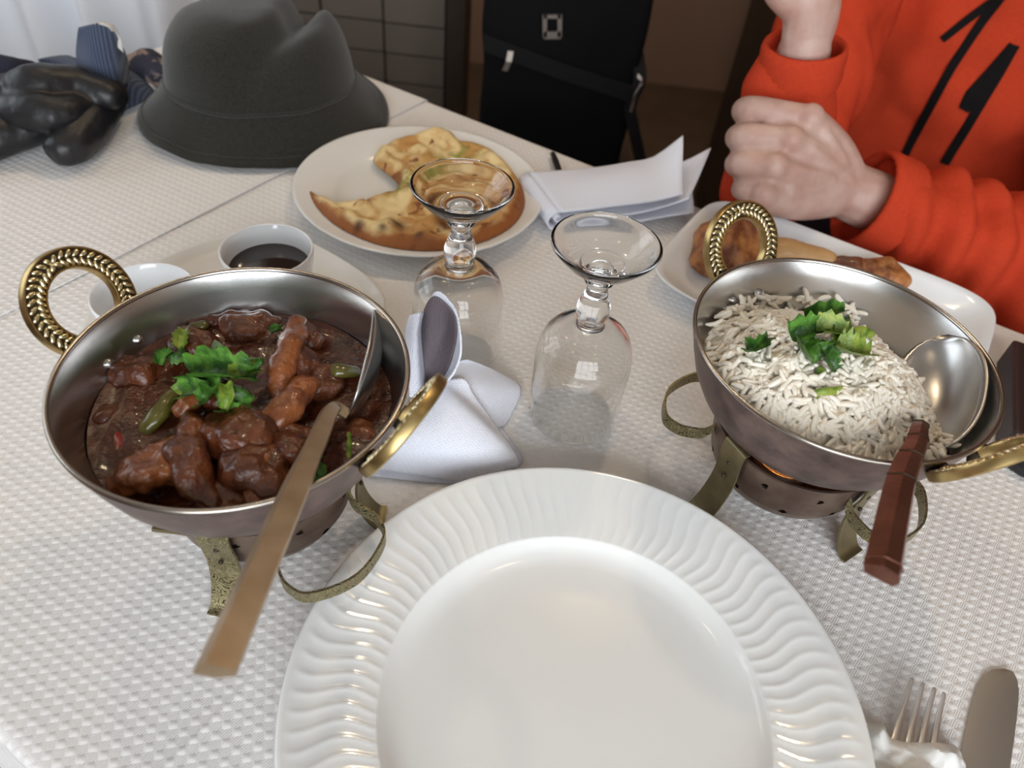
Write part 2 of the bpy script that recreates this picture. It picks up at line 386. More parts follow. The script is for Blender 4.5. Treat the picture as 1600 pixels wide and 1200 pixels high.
chicken_m = mat('roast_chicken', (0.15, 0.038, 0.010), 0.42, var=0.13, vs_=70, col2=(0.46, 0.19, 0.06), bump=0.8, bs=150, bd=0.003)
bone_m = mat('chicken_bone_meat', (0.42, 0.23, 0.085), 0.45, var=0.2, vs_=50, col2=(0.52, 0.30, 0.13), bump=0.4, bs=150)
char_m = mat('charred_chicken', (0.055, 0.016, 0.01), 0.35, var=0.2, vs_=60, col2=(0.22, 0.07, 0.025), bump=0.6, bs=180, bd=0.002, coat=0.2)

# ------------------------------------------------------------------ the room
ZF, ZC = -0.75, 1.6
def struct(name, V, F, m, smooth=False):
    o = mk(name, V, F, m, smooth=smooth); o['kind'] = 'structure'; return o
struct('floor', *boxm((0, 0.5, ZF - 0.05), (4.6, 5.4, 0.1)), floor_m)
struct('ceiling', *boxm((0, 0.5, ZC + 0.05), (4.6, 5.4, 0.1)), ceil_m)
struct('wall_back', *boxm((0, 2.85, 0.43), (4.6, 0.1, 2.4)), wall_m)
struct('wall_right', *boxm((2.15, 0.5, 0.43), (0.1, 5.4, 2.4)), wall_m)
def wall_hole(name, axis, pos, a0, a1, h0, h1, lo, hi, m):
    b = MB()
    def part(u0, u1, z0, z1):
        if u1 - u0 < 1e-4 or z1 - z0 < 1e-4: return
        c = ((u0 + u1) / 2, pos, (z0 + z1) / 2) if axis == 'y' else (pos, (u0 + u1) / 2, (z0 + z1) / 2)
        s = (u1 - u0, 0.1, z1 - z0) if axis == 'y' else (0.1, u1 - u0, z1 - z0)
        b.add(*boxm(c, s))
    part(lo, a0, ZF, ZC); part(a1, hi, ZF, ZC); part(a0, a1, ZF, h0); part(a0, a1, h1, ZC)
    return struct(name, *b.get(), m)
wall_hole('wall_front', 'y', -1.8, -0.7, 1.4, 0.2, 1.55, -2.3, 2.3, wall_l)
wall_hole('wall_left', 'x', -2.0, -0.05, 1.45, 0.3, 1.55, -1.9, 2.9, wall_m)
def window(name, axis, pos, a0, a1, h0, h1, nv):
    b = MB(); t = 0.04
    def bar(u0, u1, z0, z1):
        c = ((u0 + u1) / 2, pos, (z0 + z1) / 2) if axis == 'y' else (pos, (u0 + u1) / 2, (z0 + z1) / 2)
        s = (u1 - u0, 0.05, z1 - z0) if axis == 'y' else (0.05, u1 - u0, z1 - z0)
        b.add(*boxm(c, s))
    bar(a0, a0 + t, h0, h1); bar(a1 - t, a1, h0, h1); bar(a0, a1, h0, h0 + t); bar(a0, a1, h1 - t, h1)
    for k in range(1, nv): u = a0 + (a1 - a0) * k / nv; bar(u - 0.02, u + 0.02, h0, h1)
    bar(a0, a1, (h0 + h1) / 2 - 0.015, (h0 + h1) / 2 + 0.015)
    struct(name, *b.get(), white_paint)
window('window_1', 'y', -1.78, -0.7, 1.4, 0.2, 1.55, 4)
window('window_2', 'x', -1.98, -0.05, 1.45, 0.3, 1.55, 3)
# tiled low partition beyond the table, dark post beside it
pw = struct('wall_tiled', *boxm((-0.66, 1.56, -0.25), (0.90, 0.08, 1.0)), grout_m)
tw, th_ = 0.118, 0.055
tile_me = None
for r in range(15):
    for k in range(8):
        x = -0.212 - tw / 2 - k * (tw + 0.005); z = 0.20 - r * (th_ + 0.0035)
        if tile_me is None:
            V, F = boxm((0, 0, 0), (tw, 0.012, th_))
            tile_me = bpy.data.meshes.new('tile'); tile_me.from_pydata(V.tolist(), [], F); tile_me.materials.append(tile_m)
        o = bpy.data.objects.new('tile', tile_me); COL.objects.link(o); o.parent = pw; o.location = (x, 1.517 + rng.normal() * 0.001, z)
struct('trim_1', *boxm((-0.188, 1.55, -0.25), (0.034, 0.12, 1.0)), darkwood)
struct('wall_shade_block', *boxm((0.95, 1.75, 0.43), (0.95, 0.5, 2.4)), darkwood)  # dark block: its colour stands in for the shadow on the wall

# ------------------------------------------------------------------ tables and paper covers
NEAR, FAR, SEAM, RIGHT, LEFT = -0.004, 0.626, -0.496, 0.62, -0.80
def table(e2a, e2b, label):
    c = tb((NEAR + FAR) / 2, (e2a + e2b) / 2, ZF)
    t = thing('dining_table', c, label, 'table')
    ax = np.array([[E2[0], E2[1], 0], [E1[0], E1[1], 0], [0, 0, 1.0]])
    ax = np.array([[E2[0], E2[1], 0], [E1[0], E1[1], 0], [0, 0, 1]])
    top = boxm(tb((NEAR + FAR) / 2, (e2a + e2b) / 2, -0.0175), (e2b - e2a - 0.006, FAR - NEAR - 0.006, 0.031), ax)
    mk('tabletop', *top, wood_m, t, smooth=False)
    for i in (0.06, 0.94):
        for j in (0.06, 0.94):
            p = tb(NEAR + (FAR - NEAR) * i, e2a + (e2b - e2a) * j, (ZF - 0.033) / 2)
            mk('leg', *boxm(p, (0.045, 0.045, -ZF - 0.033), ax), wood_m, t, smooth=False)
    return t
table(SEAM + 0.002, RIGHT, 'wooden table under the white paper cover with the two copper pans')
table(LEFT, SEAM - 0.002, 'wooden table under the white paper cover with the hat')
def cover(e2a, e2b, z0, label, crease=None, left_drop=True, right_drop=True):
    us = np.unique(np.concatenate([np.linspace(NEAR, FAR, 60)]))
    D = 0.11
    def prof(x, a, b, dropa, dropb):
        """parameter along -> (coord, drop)"""
        return x
    # arc profile across edges: list of (offset beyond the edge, z)
    edge = [(0.0, 0.0), (0.0022, -0.0006), (0.0042, -0.0025), (0.005, -0.006), (0.0055, -0.02), (0.007, -0.05), (0.009, -D)]
    e1s = [(NEAR - o, z) for o, z in edge[::-1]] + [(x, 0.0) for x in us[1:-1]] + [(FAR + o, z) for o, z in edge]
    vs2 = np.unique(np.concatenate([np.linspace(e2a, e2b, int((e2b - e2a) / 0.012) + 2), [] if crease is None else [crease - 0.003, crease - 0.0008, crease, crease + 0.0008, crease + 0.003]]))
    e2s = ([(e2a - o, z) for o, z in edge[::-1]] if left_drop else [(e2a, 0.0)]) + [(x, 0.0) for x in vs2[1:-1]] + ([(e2b + o, z) for o, z in edge] if right_drop else [(e2b, 0.0)])
    G = np.zeros((len(e2s), len(e1s), 3))
    for i, (b, zb) in enumerate(e2s):
        for j, (a, za) in enumerate(e1s):
            wav = 0.0
            if za < -0.004: a = a + (1 if a > 0.3 else -1) * 0.006 * math.sin(b * 42 + 1.0) * min(1, -za / 0.05)
            z = z0 + min(za, zb) if (za < 0 or zb < 0) else z0 + 0.00045 * nz((a, b, 0), 14, 3)
            if za < 0 and zb < 0: z = z0 + max(-D, za + zb)
            if crease is not None and abs(b - crease) < 0.0025 and za == 0: z += 0.0004 * (1 - abs(b - crease) / 0.0025)
            G[i, j] = tb(a, b, z)
    V, F = sheet(G, 0.0008)
    o = mk('paper_tablecloth', V, F, paper, smooth=True, angle=50)
    return tag(o, label, 'tablecloth')
cover(SEAM - 0.004, RIGHT, 0.0, 'embossed white paper tablecloth under the large white plate', crease=-0.165, left_drop=False)
cover(LEFT, SEAM, 0.0022, 'embossed white paper tablecloth under the hat and gloves', right_drop=False)

# ------------------------------------------------------------------ the big dinner plate
def dinner_plate():
    c = np.array([0.047, 0.145]); n = 720
    prof = [(0.0, 0.0062), (0.03, 0.006), (0.06, 0.0058), (0.078, 0.0062), (0.0845, 0.0075), (0.0885, 0.0100), (0.0912, 0.0128), (0.0922, 0.0138)]
    rim = [(0.0926 + 0.0394 * t, 0.0139 + 0.0083 * t) for t in np.linspace(0, 1, 34)]
    edge = [(0.1335, 0.0226), (0.1346, 0.0222), (0.135, 0.0214), (0.1344, 0.0206), (0.132, 0.0200)]
    under = [(0.11, 0.0150), (0.094, 0.0105), (0.088, 0.0060), (0.082, 0.0030), (0.079, 0.0007), (0.075, 0.0007), (0.073, 0.0025), (0.0, 0.0028)]
    V, F = lathe(prof + rim + edge + under, n, c); V = np.array(V)
    d = V[:, :2] - c; r = np.hypot(d[:, 0], d[:, 1]); a = np.arctan2(d[:, 1], d[:, 0])
    top = (r > 0.0921) & (r < 0.1330) & (V[:, 2] > 0.0137)
    t = np.clip((r - 0.0926) / 0.0394, 0, 1)
    ph = 92 * a + 1.7 * np.sin(2 * PI * (t * 0.95 + 0.10 * np.sin(a * 5))) * (1 + 0.35 * np.sin(a * 2 + 1)) + 1.2 * t
    s = np.sin(ph); rib = np.where(s > 0, s ** 2, -0.25 * s * s)
    env = np.clip((1 - t) * 9, 0, 1) * np.clip(t * 14 + 0.35, 0, 1)
    V[:, 2] += np.where(top, 0.00032 * rib * env, 0)
    o = mk('dinner_plate', V, F, porcelain, origin=(c[0], c[1], 0.0)); tag(o, 'large empty white porcelain plate with wavy ribbed rim', 'plate')
dinner_plate()

# ------------------------------------------------------------------ copper pans on burners
BOWL_R = 0.0795; RIMZ = 0.115
def ring_handle(parent, c, phi):
    o = np.array([math.cos(phi), math.sin(phi), 0]); t = np.array([-math.sin(phi), math.cos(phi), 0]); zz = np.array([0, 0, 1.0])
    wv = nrm(o * 0.50 + zz * 0.86); nn = np.cross(t, wv)                     # ring plane (t, wv), normal nn
    if nn @ o > 0: nn = -nn                                                   # ornament looks back over the bowl
    cen = np.array([c[0], c[1], 0]) + o * 0.0865 + zz * 0.1225
    sq = 1.0
    def pt(a, r, h): return cen + (t * math.sin(a) + wv * math.cos(a) * sq) * r + nn * h
    A = math.radians(142); K = 56
    sec = [(0.0165, -0.0024), (0.0165, 0.0018), (0.0169, 0.0025), (0.0176, 0.0025), (0.0180, 0.0009), (0.0258, 0.0009), (0.0260, 0.0022), (0.0266, 0.0023), (0.0271, 0.0014), (0.0272, -0.0022), (0.0262, -0.0030), (0.0175, -0.0030)]
    V = []; F = []; m = len(sec)
    for i in range(K + 1):
        a = -A + 2 * A * i / K
        for r, h in sec: V.append(pt(a, r, h))
    for i in range(K):
        for k in range(m): F.append((i * m + k, i * m + (k + 1) % m, (i + 1) * m + (k + 1) % m, (i + 1) * m + k))
    F.append(tuple(range(m))); F.append(tuple(K * m + k for k in range(m - 1, -1, -1)))
    ring = mk('handle', V, F, brass, parent, angle=35); ring['label'] = 'round brass handle with embossed leaves'
    # dark recessed channel
    V = []; F = []
    for i in range(K + 1):
        a = -A + 2 * A * i / K; V += [pt(a, 0.0179, 0.00115), pt(a, 0.0259, 0.00115)]
    for i in range(K): F.append((2 * i, 2 * i + 1, 2 * i + 3, 2 * i + 2))
    mk('channel', V, F, brass_dark, ring).parent = ring
    # leaves, joined into one ornament
    b = MB(); NL = 30
    for i in range(NL):
        a = -A * 0.93 + 2 * A * 0.93 * (i + 0.5) / NL
        if abs(a) < 0.15: continue
        for row in (0, 1):
            r = 0.0197 if row == 0 else 0.0238
            p = pt(a, r, 0.0015); rad = (t * math.sin(a) + wv * math.cos(a)); tan = (t * math.cos(a) - wv * math.sin(a)) * (1 if a < 0 else -1)
            ld = nrm(rad * (0.85 if row else -0.85) - tan * 0.75)
            b.add(*blob(p, (0.0027, 0.00115, 0.0013), 8, 6, np.array([ld, np.cross(nn, ld), nn])))
    for k in range(4):
        a = k * PI / 2 + PI / 4; p = pt(0.0, 0.0217, 0.0016) + (t * math.cos(a) + wv * math.sin(a)) * 0.0022
        b.add(*blob(p, (0.0024, 0.0013, 0.0012), 8, 6, np.array([t * math.cos(a) + wv * math.sin(a), -t * math.sin(a) + wv * math.cos(a), nn])))
    lf = mk('leaf_ornament', *b.get(), brass_leaf, ring); lf.parent = ring
    # lug plate against the shell
    b = MB()
    for s in (-1, 1):
        q0 = pt(s * A, 0.0217, -0.0003); q1 = np.array([c[0], c[1], 0]) + (o * math.cos(s * 0.13) + t * math.sin(s * 0.13)) * 0.0800 + zz * 0.1065
        b.add(*tube([q0, (q0 + q1) / 2, q1], [0.0040, 0.0038, 0.0030], 8))
    mk('lug', *b.get(), brass_dark, parent)
def karahi(c, phi, label):
    t = thing('karahi_pan', (c[0], c[1], 0.0565), label, 'pan')
    inn = [(0.0, 0.0595), (0.02, 0.0600), (0.036, 0.0620), (0.050, 0.0668), (0.060, 0.0745), (0.0665, 0.0845), (0.0710, 0.0955), (0.0745, 0.106), (0.0765, 0.1125), (0.0782, 0.1158)]
    out = [(0.0795, 0.1150), (0.0775, 0.1085), (0.0752, 0.100), (0.0715, 0.089), (0.0662, 0.079), (0.0595, 0.0705), (0.050, 0.0638), (0.036, 0.0590), (0.02, 0.0568), (0.0, 0.0565)]
    mk('inner_lining', *lathe(inn, 128, c), steel, t)
    mk('outer_shell', *lathe(out, 128, c), copper, t)
    rimp = [(0.0783 + 0.0013 * math.cos(a), 0.1155 + 0.0013 * math.sin(a)) for a in np.linspace(-PI, PI, 11)]
    mk('rim', *lathe(rimp, 128, c), steel_dark, t)
    for k in (0, 1):
        ring_handle(t, c, phi + k * PI)
        for s in (-1, 1):
            a = phi + k * PI + s * 0.14; p = np.array([c[0] + 0.0712 * math.cos(a), c[1] + 0.0712 * math.sin(a), 0.0975])
            nn = nrm([-math.cos(a), -math.sin(a), 0.42])
            mk('rivet', *blob(p, (0.0026, 0.0026, 0.0019), 12, 8, frame(nn)), steel, t)
    return t
def burner(c, legs, handles, label, tab=None):
    t = thing('burner_stand', (c[0], c[1], 0.0), label, 'burner')
    n = 264
    prof = [(0.0, 0.0125), (0.022, 0.0120), (0.032, 0.0130), (0.0385, 0.0160), (0.0425, 0.0205), (0.0460, 0.0275), (0.0480, 0.0385), (0.0490, 0.0480), (0.0494, 0.0540), (0.0505, 0.0560)]
    fine = prof[:3] + [(float(np.interp(z, [p[1] for p in prof[2:]], [p[0] for p in prof[2:]])), z) for z in np.arange(0.0135, 0.056, 0.0009)] + [prof[-1]]
    inn = [(r - 0.0012, z + 0.0003) for r, z in fine[::-1][1:-1]] + [(0.0, 0.0138)]
    V, F = lathe(fine + inn, n, c)
    V = np.array(V); keep = []
    hp = [(0.045 if k % 2 else 0.029, 2 * PI * (k + 0.25) / 20) for k in range(20)]
    for f in F:
        m_ = V[list(f)].mean(0); d = m_[:2] - np.array(c); r = math.hypot(*d)
        if r > 0.03 and any(abs(m_[2] - hz) < 0.0021 and math.hypot(m_[2] - hz, (((math.atan2(d[1], d[0]) - ha + PI) % (2 * PI)) - PI) * r) < 0.0019 for hz, ha in hp): continue
        keep.append(f)
    mk('body', V, keep, bronze_b, t, angle=40)
    for a in legs:
        a = math.radians(a); o = np.array([math.cos(a), math.sin(a), 0]); tt = np.array([-math.sin(a), math.cos(a), 0]); cc = np.array([c[0], c[1], 0])
        pts = catmull([cc + o * r + np.array([0, 0, z]) for r, z in ((0.0485, 0.0585), (0.0515, 0.0575), (0.0520, 0.050), (0.0505, 0.038), (0.0505, 0.026), (0.0535, 0.013), (0.0590, 0.0028), (0.0640, 0.0014))], 5)
        mk('leg', *ribbon(pts, tt, 0.0165, 0.0013), brass_eng if abs(math.degrees(a) + 95) < 3 else brass_plain, t, smooth=False)
        for zz in (0.045, 0.034):
            mk('rivet', *blob(cc + o * 0.0520 + np.array([0, 0, zz]), (0.0014, 0.0014, 0.001), 8, 6, frame(o)), brass_dark, t)
    for a in handles:
        a = math.radians(a); cc = np.array([c[0], c[1], 0])
        L = [(-29, .0488, .044), (-27, .0530, .036), (-26, .0590, .034), (-24, .068, .033), (-17, .0765, .032), (0, .0805, .032), (17, .0765, .033), (24, .068, .034), (26, .059, .035), (27, .0530, .037), (29, .0488, .045)]
        pts = catmull([cc + np.array([r * math.cos(a + math.radians(q)), r * math.sin(a + math.radians(q)), z]) for q, r, z in L], 5)
        mk('loop_handle', *ribbon(pts, (0, 0, 1), 0.0085, 0.0013), brass_eng, t, smooth=False)
    if tab is not None:
        mk('support_tab', *ribbon([np.array(tab[0]), np.array(tab[1])], (0.1, -0.5, 0.2), 0.006, 0.0016), brass_plain, t, smooth=False)
    return t
LC = np.array([-0.1269, 0.2371]); RC = np.array([0.1712, 0.3052])
burner(LC, (-95, 6, 140), (-39, 141), 'round pierced brass-legged burner stand under the curry pan', tab=((-0.1420, 0.1885, 0.054), (-0.1610, 0.1890, 0.0535)))
burner(RC, (-148, -52, 84), (-36, 152), 'round pierced brass-legged burner stand under the rice pan')
karahi(LC, math.radians(162), 'hammered copper pan with steel lining holding brown meat curry')
karahi(RC, math.radians(122), 'hammered copper pan with steel lining holding white rice')
def tealight(c, label):
    t = thing('tealight_candle', (c[0], c[1], 0.0138), label, 'candle')
    mk('cup', *lathe([(0, 0.0140), (0.0185, 0.0140), (0.0192, 0.0275), (0.0186, 0.0275), (0.018, 0.0150), (0, 0.0150)], 32, c), dull_metal, t)
    mk('wax', *lathe([(0.0178, 0.0150), (0.0178, 0.0230), (0.004, 0.0226), (0, 0.0226)], 32, c), wax_m, t)
    mk('wick', *tube([(c[0], c[1], 0.0226), (c[0], c[1], 0.0275)], 0.0006, 6), blackgloss, t)
    mk('flame', *lathe([(0, 0.0265), (0.0028, 0.0295), (0.0036, 0.0330), (0.0026, 0.0385), (0.001, 0.0440), (0, 0.0475)], 16, c), flame_m, t)
tealight(LC, 'small lit tealight inside the burner under the curry pan')
tealight(RC, 'small lit tealight glowing inside the burner under the rice pan')

# ------------------------------------------------------------------ curry
def fill_surface(c, zfun, rmax, n=96, m=30):
    V = []; F = []
    for i in range(m + 1):
        for k in range(n):
            a = 2 * PI * k / n; rr = rmax(a) * i / m; x = c[0] + rr * math.cos(a); y = c[1] + rr * math.sin(a); V.append((x, y, zfun(x, y, i / m)))
    for i in range(m):
        for k in range(n):
            k2 = (k + 1) % n; F.append((i * n + k, i * n + k2, (i + 1) * n + k2, (i + 1) * n + k))
    return V, F
def inner_z(r):
    return float(np.interp(r, [0.0, .02, .036, .05, .06, .0665, .071, .0745], [.0595, .06, .062, .0668, .0745, .0845, .0955, .106]))
V, F = fill_surface(LC, lambda x, y, s: 0.0925 + (0.0032 * nz((x, y, 0), 55, 2) + 0.0022 * nz((x, y, 0), 130, 4)) * min(1, (1 - s) * 6), lambda a: 0.0694 + 0.0004 * math.sin(5 * a))
o = mk('curry_sauce', V, F, sauce_m, origin=(LC[0], LC[1], 0.0925)); tag(o, 'glossy dark red-brown curry sauce filling the left pan', 'sauce', kind='stuff')
def chunk(name, path, rad, m, label, cat, group=None, amp=0.0022, s=90, sq=0.75, vox=0.0013, seed=1.0):
    P = [at(px, py, z + .0035) for px, py, z in path]; b = MB()
    if len(P) == 1: b.add(*blob(P[0], (rad[0], rad[0] * 0.85, rad[0] * sq), 16, 10))
    else:
        Q = catmull(P, 5); R = np.interp(np.linspace(0, 1, len(Q)), np.linspace(0, 1, len(rad)), rad); b.add(*tube(Q, R, 12, sq=sq))
    V, F, N = remesh(*b.get(), vox, 3)
    V = lump(V, N, amp, s, seed)
    o = mk(name, V, F, m, origin=V.mean(0)); return tag(o, label, cat, group)
G = 'pieces of meat in the curry'; GL = ['biggest dark lump of meat right below the coriander heap', 'knobbly lump of meat left of the spoon bowl', 'small lump of meat tucked under the front of the coriander', 'flat lump of meat at the far left under the rivets', 'lump of meat at the front centre of the curry', 'flat lump of meat behind the coriander heap', 'lump of meat against the back wall of the curry pan', 'lump of meat beside the spoon handle', 'half sunk lump of meat under the spoon bowl', 'small reddish lump at the right edge by the spoon', 'small lump of meat touching the back of the coriander', 'small lump of meat by the red pepper piece', 'lump of meat behind the long leaning strip', 'lump of meat at the front rim of the curry pan']
chunk('meat_strip', [(466, 505, .098), (452, 540, .1035), (440, 575, .101), (434, 608, .096)], [.0055, .0068, .0072, .0066], meat_l, 'long light brown strip of meat leaning up between coriander and spoon', 'meat', seed=2)
chunk('meat_chunk', [(185, 755, .091), (225, 740, .096), (262, 725, .096), (285, 700, .094)], [.006, .0105, .0115, .008], meat_l, 'biggest pale chunk of meat at the near left of the curry', 'meat', seed=3, amp=.0035)
chunk('meat_strip', [(300, 660, .100), (292, 705, .1015), (305, 750, .098), (330, 780, .092)], [.006, .0085, .0085, .006], meat_m, 'curved strip of meat beside the biggest pale chunk', 'meat', seed=4, amp=.003)
for i, (px, py, z, r, mm) in enumerate([(375, 680, .097, .0185, meat_m), (470, 572, .094, .0120, meat_m), (345, 625, .095, .0100, meat_m), (215, 585, .087, .0150, meat_m), (400, 735, .0955, .0150, meat_m), (300, 545, .086, .0150, meat_m), (385, 515, .086, .0150, meat_m), (455, 700, .094, .0135, meat_m), (500, 600, .09, .0120, meat_m), (560, 680, .0855, .0095, meat_l), (325, 575, .090, .0100, meat_m), (180, 650, .086, .0095, meat_m), (480, 530, .087, .0110, meat_m), (350, 775, .090, .0105, meat_m)]):
    chunk('meat_chunk', [(px, py, z)], [r], mm, GL[i], 'meat', G, amp=.0042, s=75, seed=10 + i * 1.7, sq=0.62)
chunk('meat_strip', [(478, 600, .098), (450, 635, .1005), (418, 668, .098)], [.0070, .0080, .0066], meat_l, 'short diagonal strip of meat below the coriander', 'meat', seed=30)
chunk('meat_strip', [(300, 505, .089), (360, 500, .0905), (430, 503, .089)], [.004, .0055, .004], meat_m, 'low ridge of meat along the back of the curry', 'meat', seed=31)
chunk('meat_strip', [(280, 640, .098), (310, 618, .1), (322, 600, .099)], [.0045, .0058, .0045], meat_l, 'small finger of meat just below left of the coriander', 'meat', seed=32)
chunk('meat_strip', [(390, 790, .090), (400, 750, .096), (412, 715, .1)], [.004, .0055, .0045], meat_l, 'thin strip of meat near the front rim of the curry pan', 'meat', seed=33)
chunk('green_pepper_strip', [(268, 618, .0945), (248, 645, .095), (228, 672, .0905)], [.0040, .0052, .0040], pepper_g, 'olive green pepper strip left of the coriander', 'pepper', amp=.0008, seed=34)
chunk('green_pepper_strip', [(500, 576, .093), (530, 579, .094), (556, 581, .092)], [.0036, .0045, .0036], pepper_g, 'dark green pepper strip beside the spoon bowl', 'pepper', amp=.0008, seed=35)
chunk('green_pepper_piece', [(300, 512, .091), (318, 508, .0915)], [.0032, .0036], pepper_g, 'small green pepper piece at the back of the curry', 'pepper', amp=.0006, seed=37)
chunk('red_pepper_piece', [(186, 680, .0885), (194, 700, .0885)], [.0036, .0042], pepper_r, 'small red pepper piece at the left of the curry', 'pepper', amp=.0006, seed=36)

def leaf_mesh(P, W, jag=0.25, cup=0.15, seed=0, lobes=4):
    """jagged coriander strip along the path P with half-width W"""
    Q = catmull(P, 5); m = len(Q); T = np.gradient(Q, axis=0); r = random.Random(seed); V = []; F = []
    for i in range(m):
        s = i / (m - 1); sd = nrm(np.cross(T[i], (0.1, -0.25, 1))); up = nrm(np.cross(sd, T[i]))
        wv = 0.92 * W * (0.55 + 0.45 * math.sin(PI * min(1, s * 1.15 + 0.08)) + jag * abs(math.sin(lobes * PI * s)) * (0.5 + 0.5 * r.random()))
        if i == m - 1: wv *= 0.35
        for k in (-1, -0.5, 0, 0.5, 1): V.append(Q[i] + sd * k * wv + up * cup * wv * (k * k * 1.6 - 0.3 * (k == 0)))
    for i in range(m - 1):
        for k in range(4): F.append((i * 5 + k, i * 5 + k + 1, i * 5 + 6 + k, i * 5 + 5 + k))
    V = np.array(V); th = np.array([0, 0, -0.00035]); n = len(V)
    F2 = F + [tuple(x + n for x in f[::-1]) for f in F]
    return np.concatenate([V, V + th]), F2
def leaves(name, specs, label, z0):
    c = at(specs[0][0][0][0], specs[0][0][0][1], z0); t = thing(name, c, label, 'herb')
    for i, (pts, W, m) in enumerate(specs):
        mk('leaf', *leaf_mesh([at(p[0], p[1], p[2] + .003) for p in pts], W, seed=i, cup=random.choice((-1, 1)) * random.uniform(.5, 1.0), lobes=random.choice((3, 5, 6)), jag=random.uniform(.3, .6)), m, t)
    return t
leaves('coriander_garnish', [
    ([(300, 590, .106), (335, 582, .113), (372, 585, .114), (398, 592, .110)], .0062, herb1),
    ([(310, 572, .104), (322, 583, .110), (345, 592, .113)], .0062, herb1),
    ([(268, 606, .106), (288, 594, .109), (306, 600, .110)], .0036, herb2),
    ([(285, 618, .104), (305, 612, .108), (330, 612, .109)], .0050, herb1),
    ([(325, 555, .104), (345, 566, .110), (372, 570, .110)], .0026, herb2),
    ([(336, 532, .104), (341, 550, .108), (352, 562, .106)], .0040, herb1),
    ([(352, 600, .114), (356, 620, .113), (352, 640, .108)], .0030, herb2),
    ([(345, 598, .113), (343, 618, .112), (340, 635, .107)], .0024, herb1),
    ([(362, 592, .113), (385, 583, .113), (402, 580, .109)], .0042, herb2),
    ([(358, 605, .113), (380, 612, .111), (398, 622, .106)], .0045, herb1),
    ([(350, 632, .106), (375, 634, .106), (392, 642, .104), (408, 658, .101)], .0046, herb1),
    ([(345, 640, .105), (358, 640, .106), (368, 646, .104)], .0034, herb1),
    ([(330, 605, .112), (320, 622, .111), (312, 632, .106)], .0034, herb1),
    ([(370, 570, .108), (392, 562, .107), (412, 560, .104)], .0030, herb1),
], 'heap of chopped green coriander on top of the curry', .104)
leaves('coriander_sprig', [([(252, 570, .094), (256, 558, .096), (270, 550, .096)], .0028, herb1), ([(262, 556, .096), (278, 552, .097), (284, 540, .096)], .0034, herb1), ([(283, 545, .096), (284, 528, .097), (288, 515, .096)], .0036, herb2)], 'small coriander sprig at the back left of the curry', .094)
leaves('coriander_leaf', [([(476, 740, .100), (492, 728, .102), (510, 738, .099)], .0062, herb1), ([(480, 725, .101), (490, 715, .102), (502, 712, .1)], .0036, herb1), ([(545, 715, .096), (546, 695, .098), (545, 675, .098)], .0010, herb2)], 'broad coriander leaf with stalk beside the spoon handle', .1)
leaves('coriander_leaf', [([(424, 520, .093), (432, 516, .094), (440, 516, .093)], .0022, herb1)], 'tiny coriander leaf at the back of the curry', .093)

# ------------------------------------------------------------------ rice
MC = at(1272, 590, 0.10)[:2]
def rice_h(x, y):
    d = math.hypot((x - MC[0]) * 0.98, (y - MC[1]) * 1.02) / 0.068
    return 0.0855 + 0.034 * max(0.0, 1 - d ** 2.4) + 0.0035 * nz((x, y, 0), 55, 9) + 0.002 * nz((x, y, 0), 130, 2)
b = MB()
def rice_r(a):                       # extent of the mound inside the pan, bare on the spoon side
    d = abs(((a - math.radians(12) + PI) % (2 * PI)) - PI)
    return 0.0685 - 0.026 * math.exp(-(d / 0.62) ** 2)
V, F = fill_surface(RC, lambda x, y, s: min(rice_h(x, y), 10) - 0.0025 if s < 0.97 else max(inner_z(math.hypot(x - RC[0], y - RC[1])) - 0.001, 0.06), rice_r, 72, 24)
b.add(V, F)
# one grain template
GP = [(-1, .0), (-.92, .58), (-.55, .95), (0, 1.0), (.55, .92), (.92, .55), (1, .0)]
def grain(p, d, L, r, bend):
    d = nrm(d); s = nrm(np.cross(d, (0.2, 0.1, 1))); u = np.cross(s, d); V = []; F = []
    for k, (t, q) in enumerate(GP[1:-1]):
        cpt = p + d * t * L / 2 + u * bend * (t * t - 0.3) * L
        for j in range(6): a = j * PI / 3; V.append(cpt + (s * math.cos(a) + u * math.sin(a)) * r * q)
    for i in range(4):
        for j in range(6): F.append((i * 6 + j, i * 6 + (j + 1) % 6, i * 6 + 6 + (j + 1) % 6, i * 6 + 6 + j))
    e0 = p - d * L / 2 + u * bend * .7 * L; e1 = p + d * L / 2 + u * bend * .7 * L
    V += [e0, e1]
    for j in range(6): F.append((30, (j + 1) % 6, j)); F.append((31, 24 + j, 24 + (j + 1) % 6))
    return V, F
cnt = 0
while cnt < 2000:
    a = rng.uniform(0, 2 * PI); r = rice_r(a) * math.sqrt(rng.uniform(0, 1.05))
    if r > 0.0668: continue
    x, y = RC[0] + r * math.cos(a), RC[1] + r * math.sin(a); h = rice_h(x, y)
    h = max(h, inner_z(min(r + .005, .0745)) + 0.001)
    L = rng.uniform(.0078, .0122); tilt = rng.normal(0, .26)
    az = rng.uniform(0, 2 * PI)
    gx = (rice_h(x + .002, y) - rice_h(x - .002, y)) / .004; gy = (rice_h(x, y + .002) - rice_h(x, y - .002)) / .004
    d = np.array([math.cos(az), math.sin(az), math.cos(az) * gx + math.sin(az) * gy + math.tan(np.clip(tilt, -1.1, 1.1))])
    b.add(*grain(np.array([x, y, h + rng.uniform(-.0015, .0018)]), d, L, rng.uniform(.00135, .00175), rng.uniform(-.12, .2))); cnt += 1
for px, py, z in ((1475, 665, .089), (1470, 672, .088), (1452, 690, .09), (1458, 640, .085)):
    p = at(px, py, z); b.add(*grain(p, (1, .3, .1), .010, .0013, .05))
V, F = b.get(); o = mk('boiled_rice', V, F, rice_m, origin=(RC[0], RC[1], 0.09)); tag(o, 'mound of long white rice grains in the right pan', 'rice', kind='stuff')
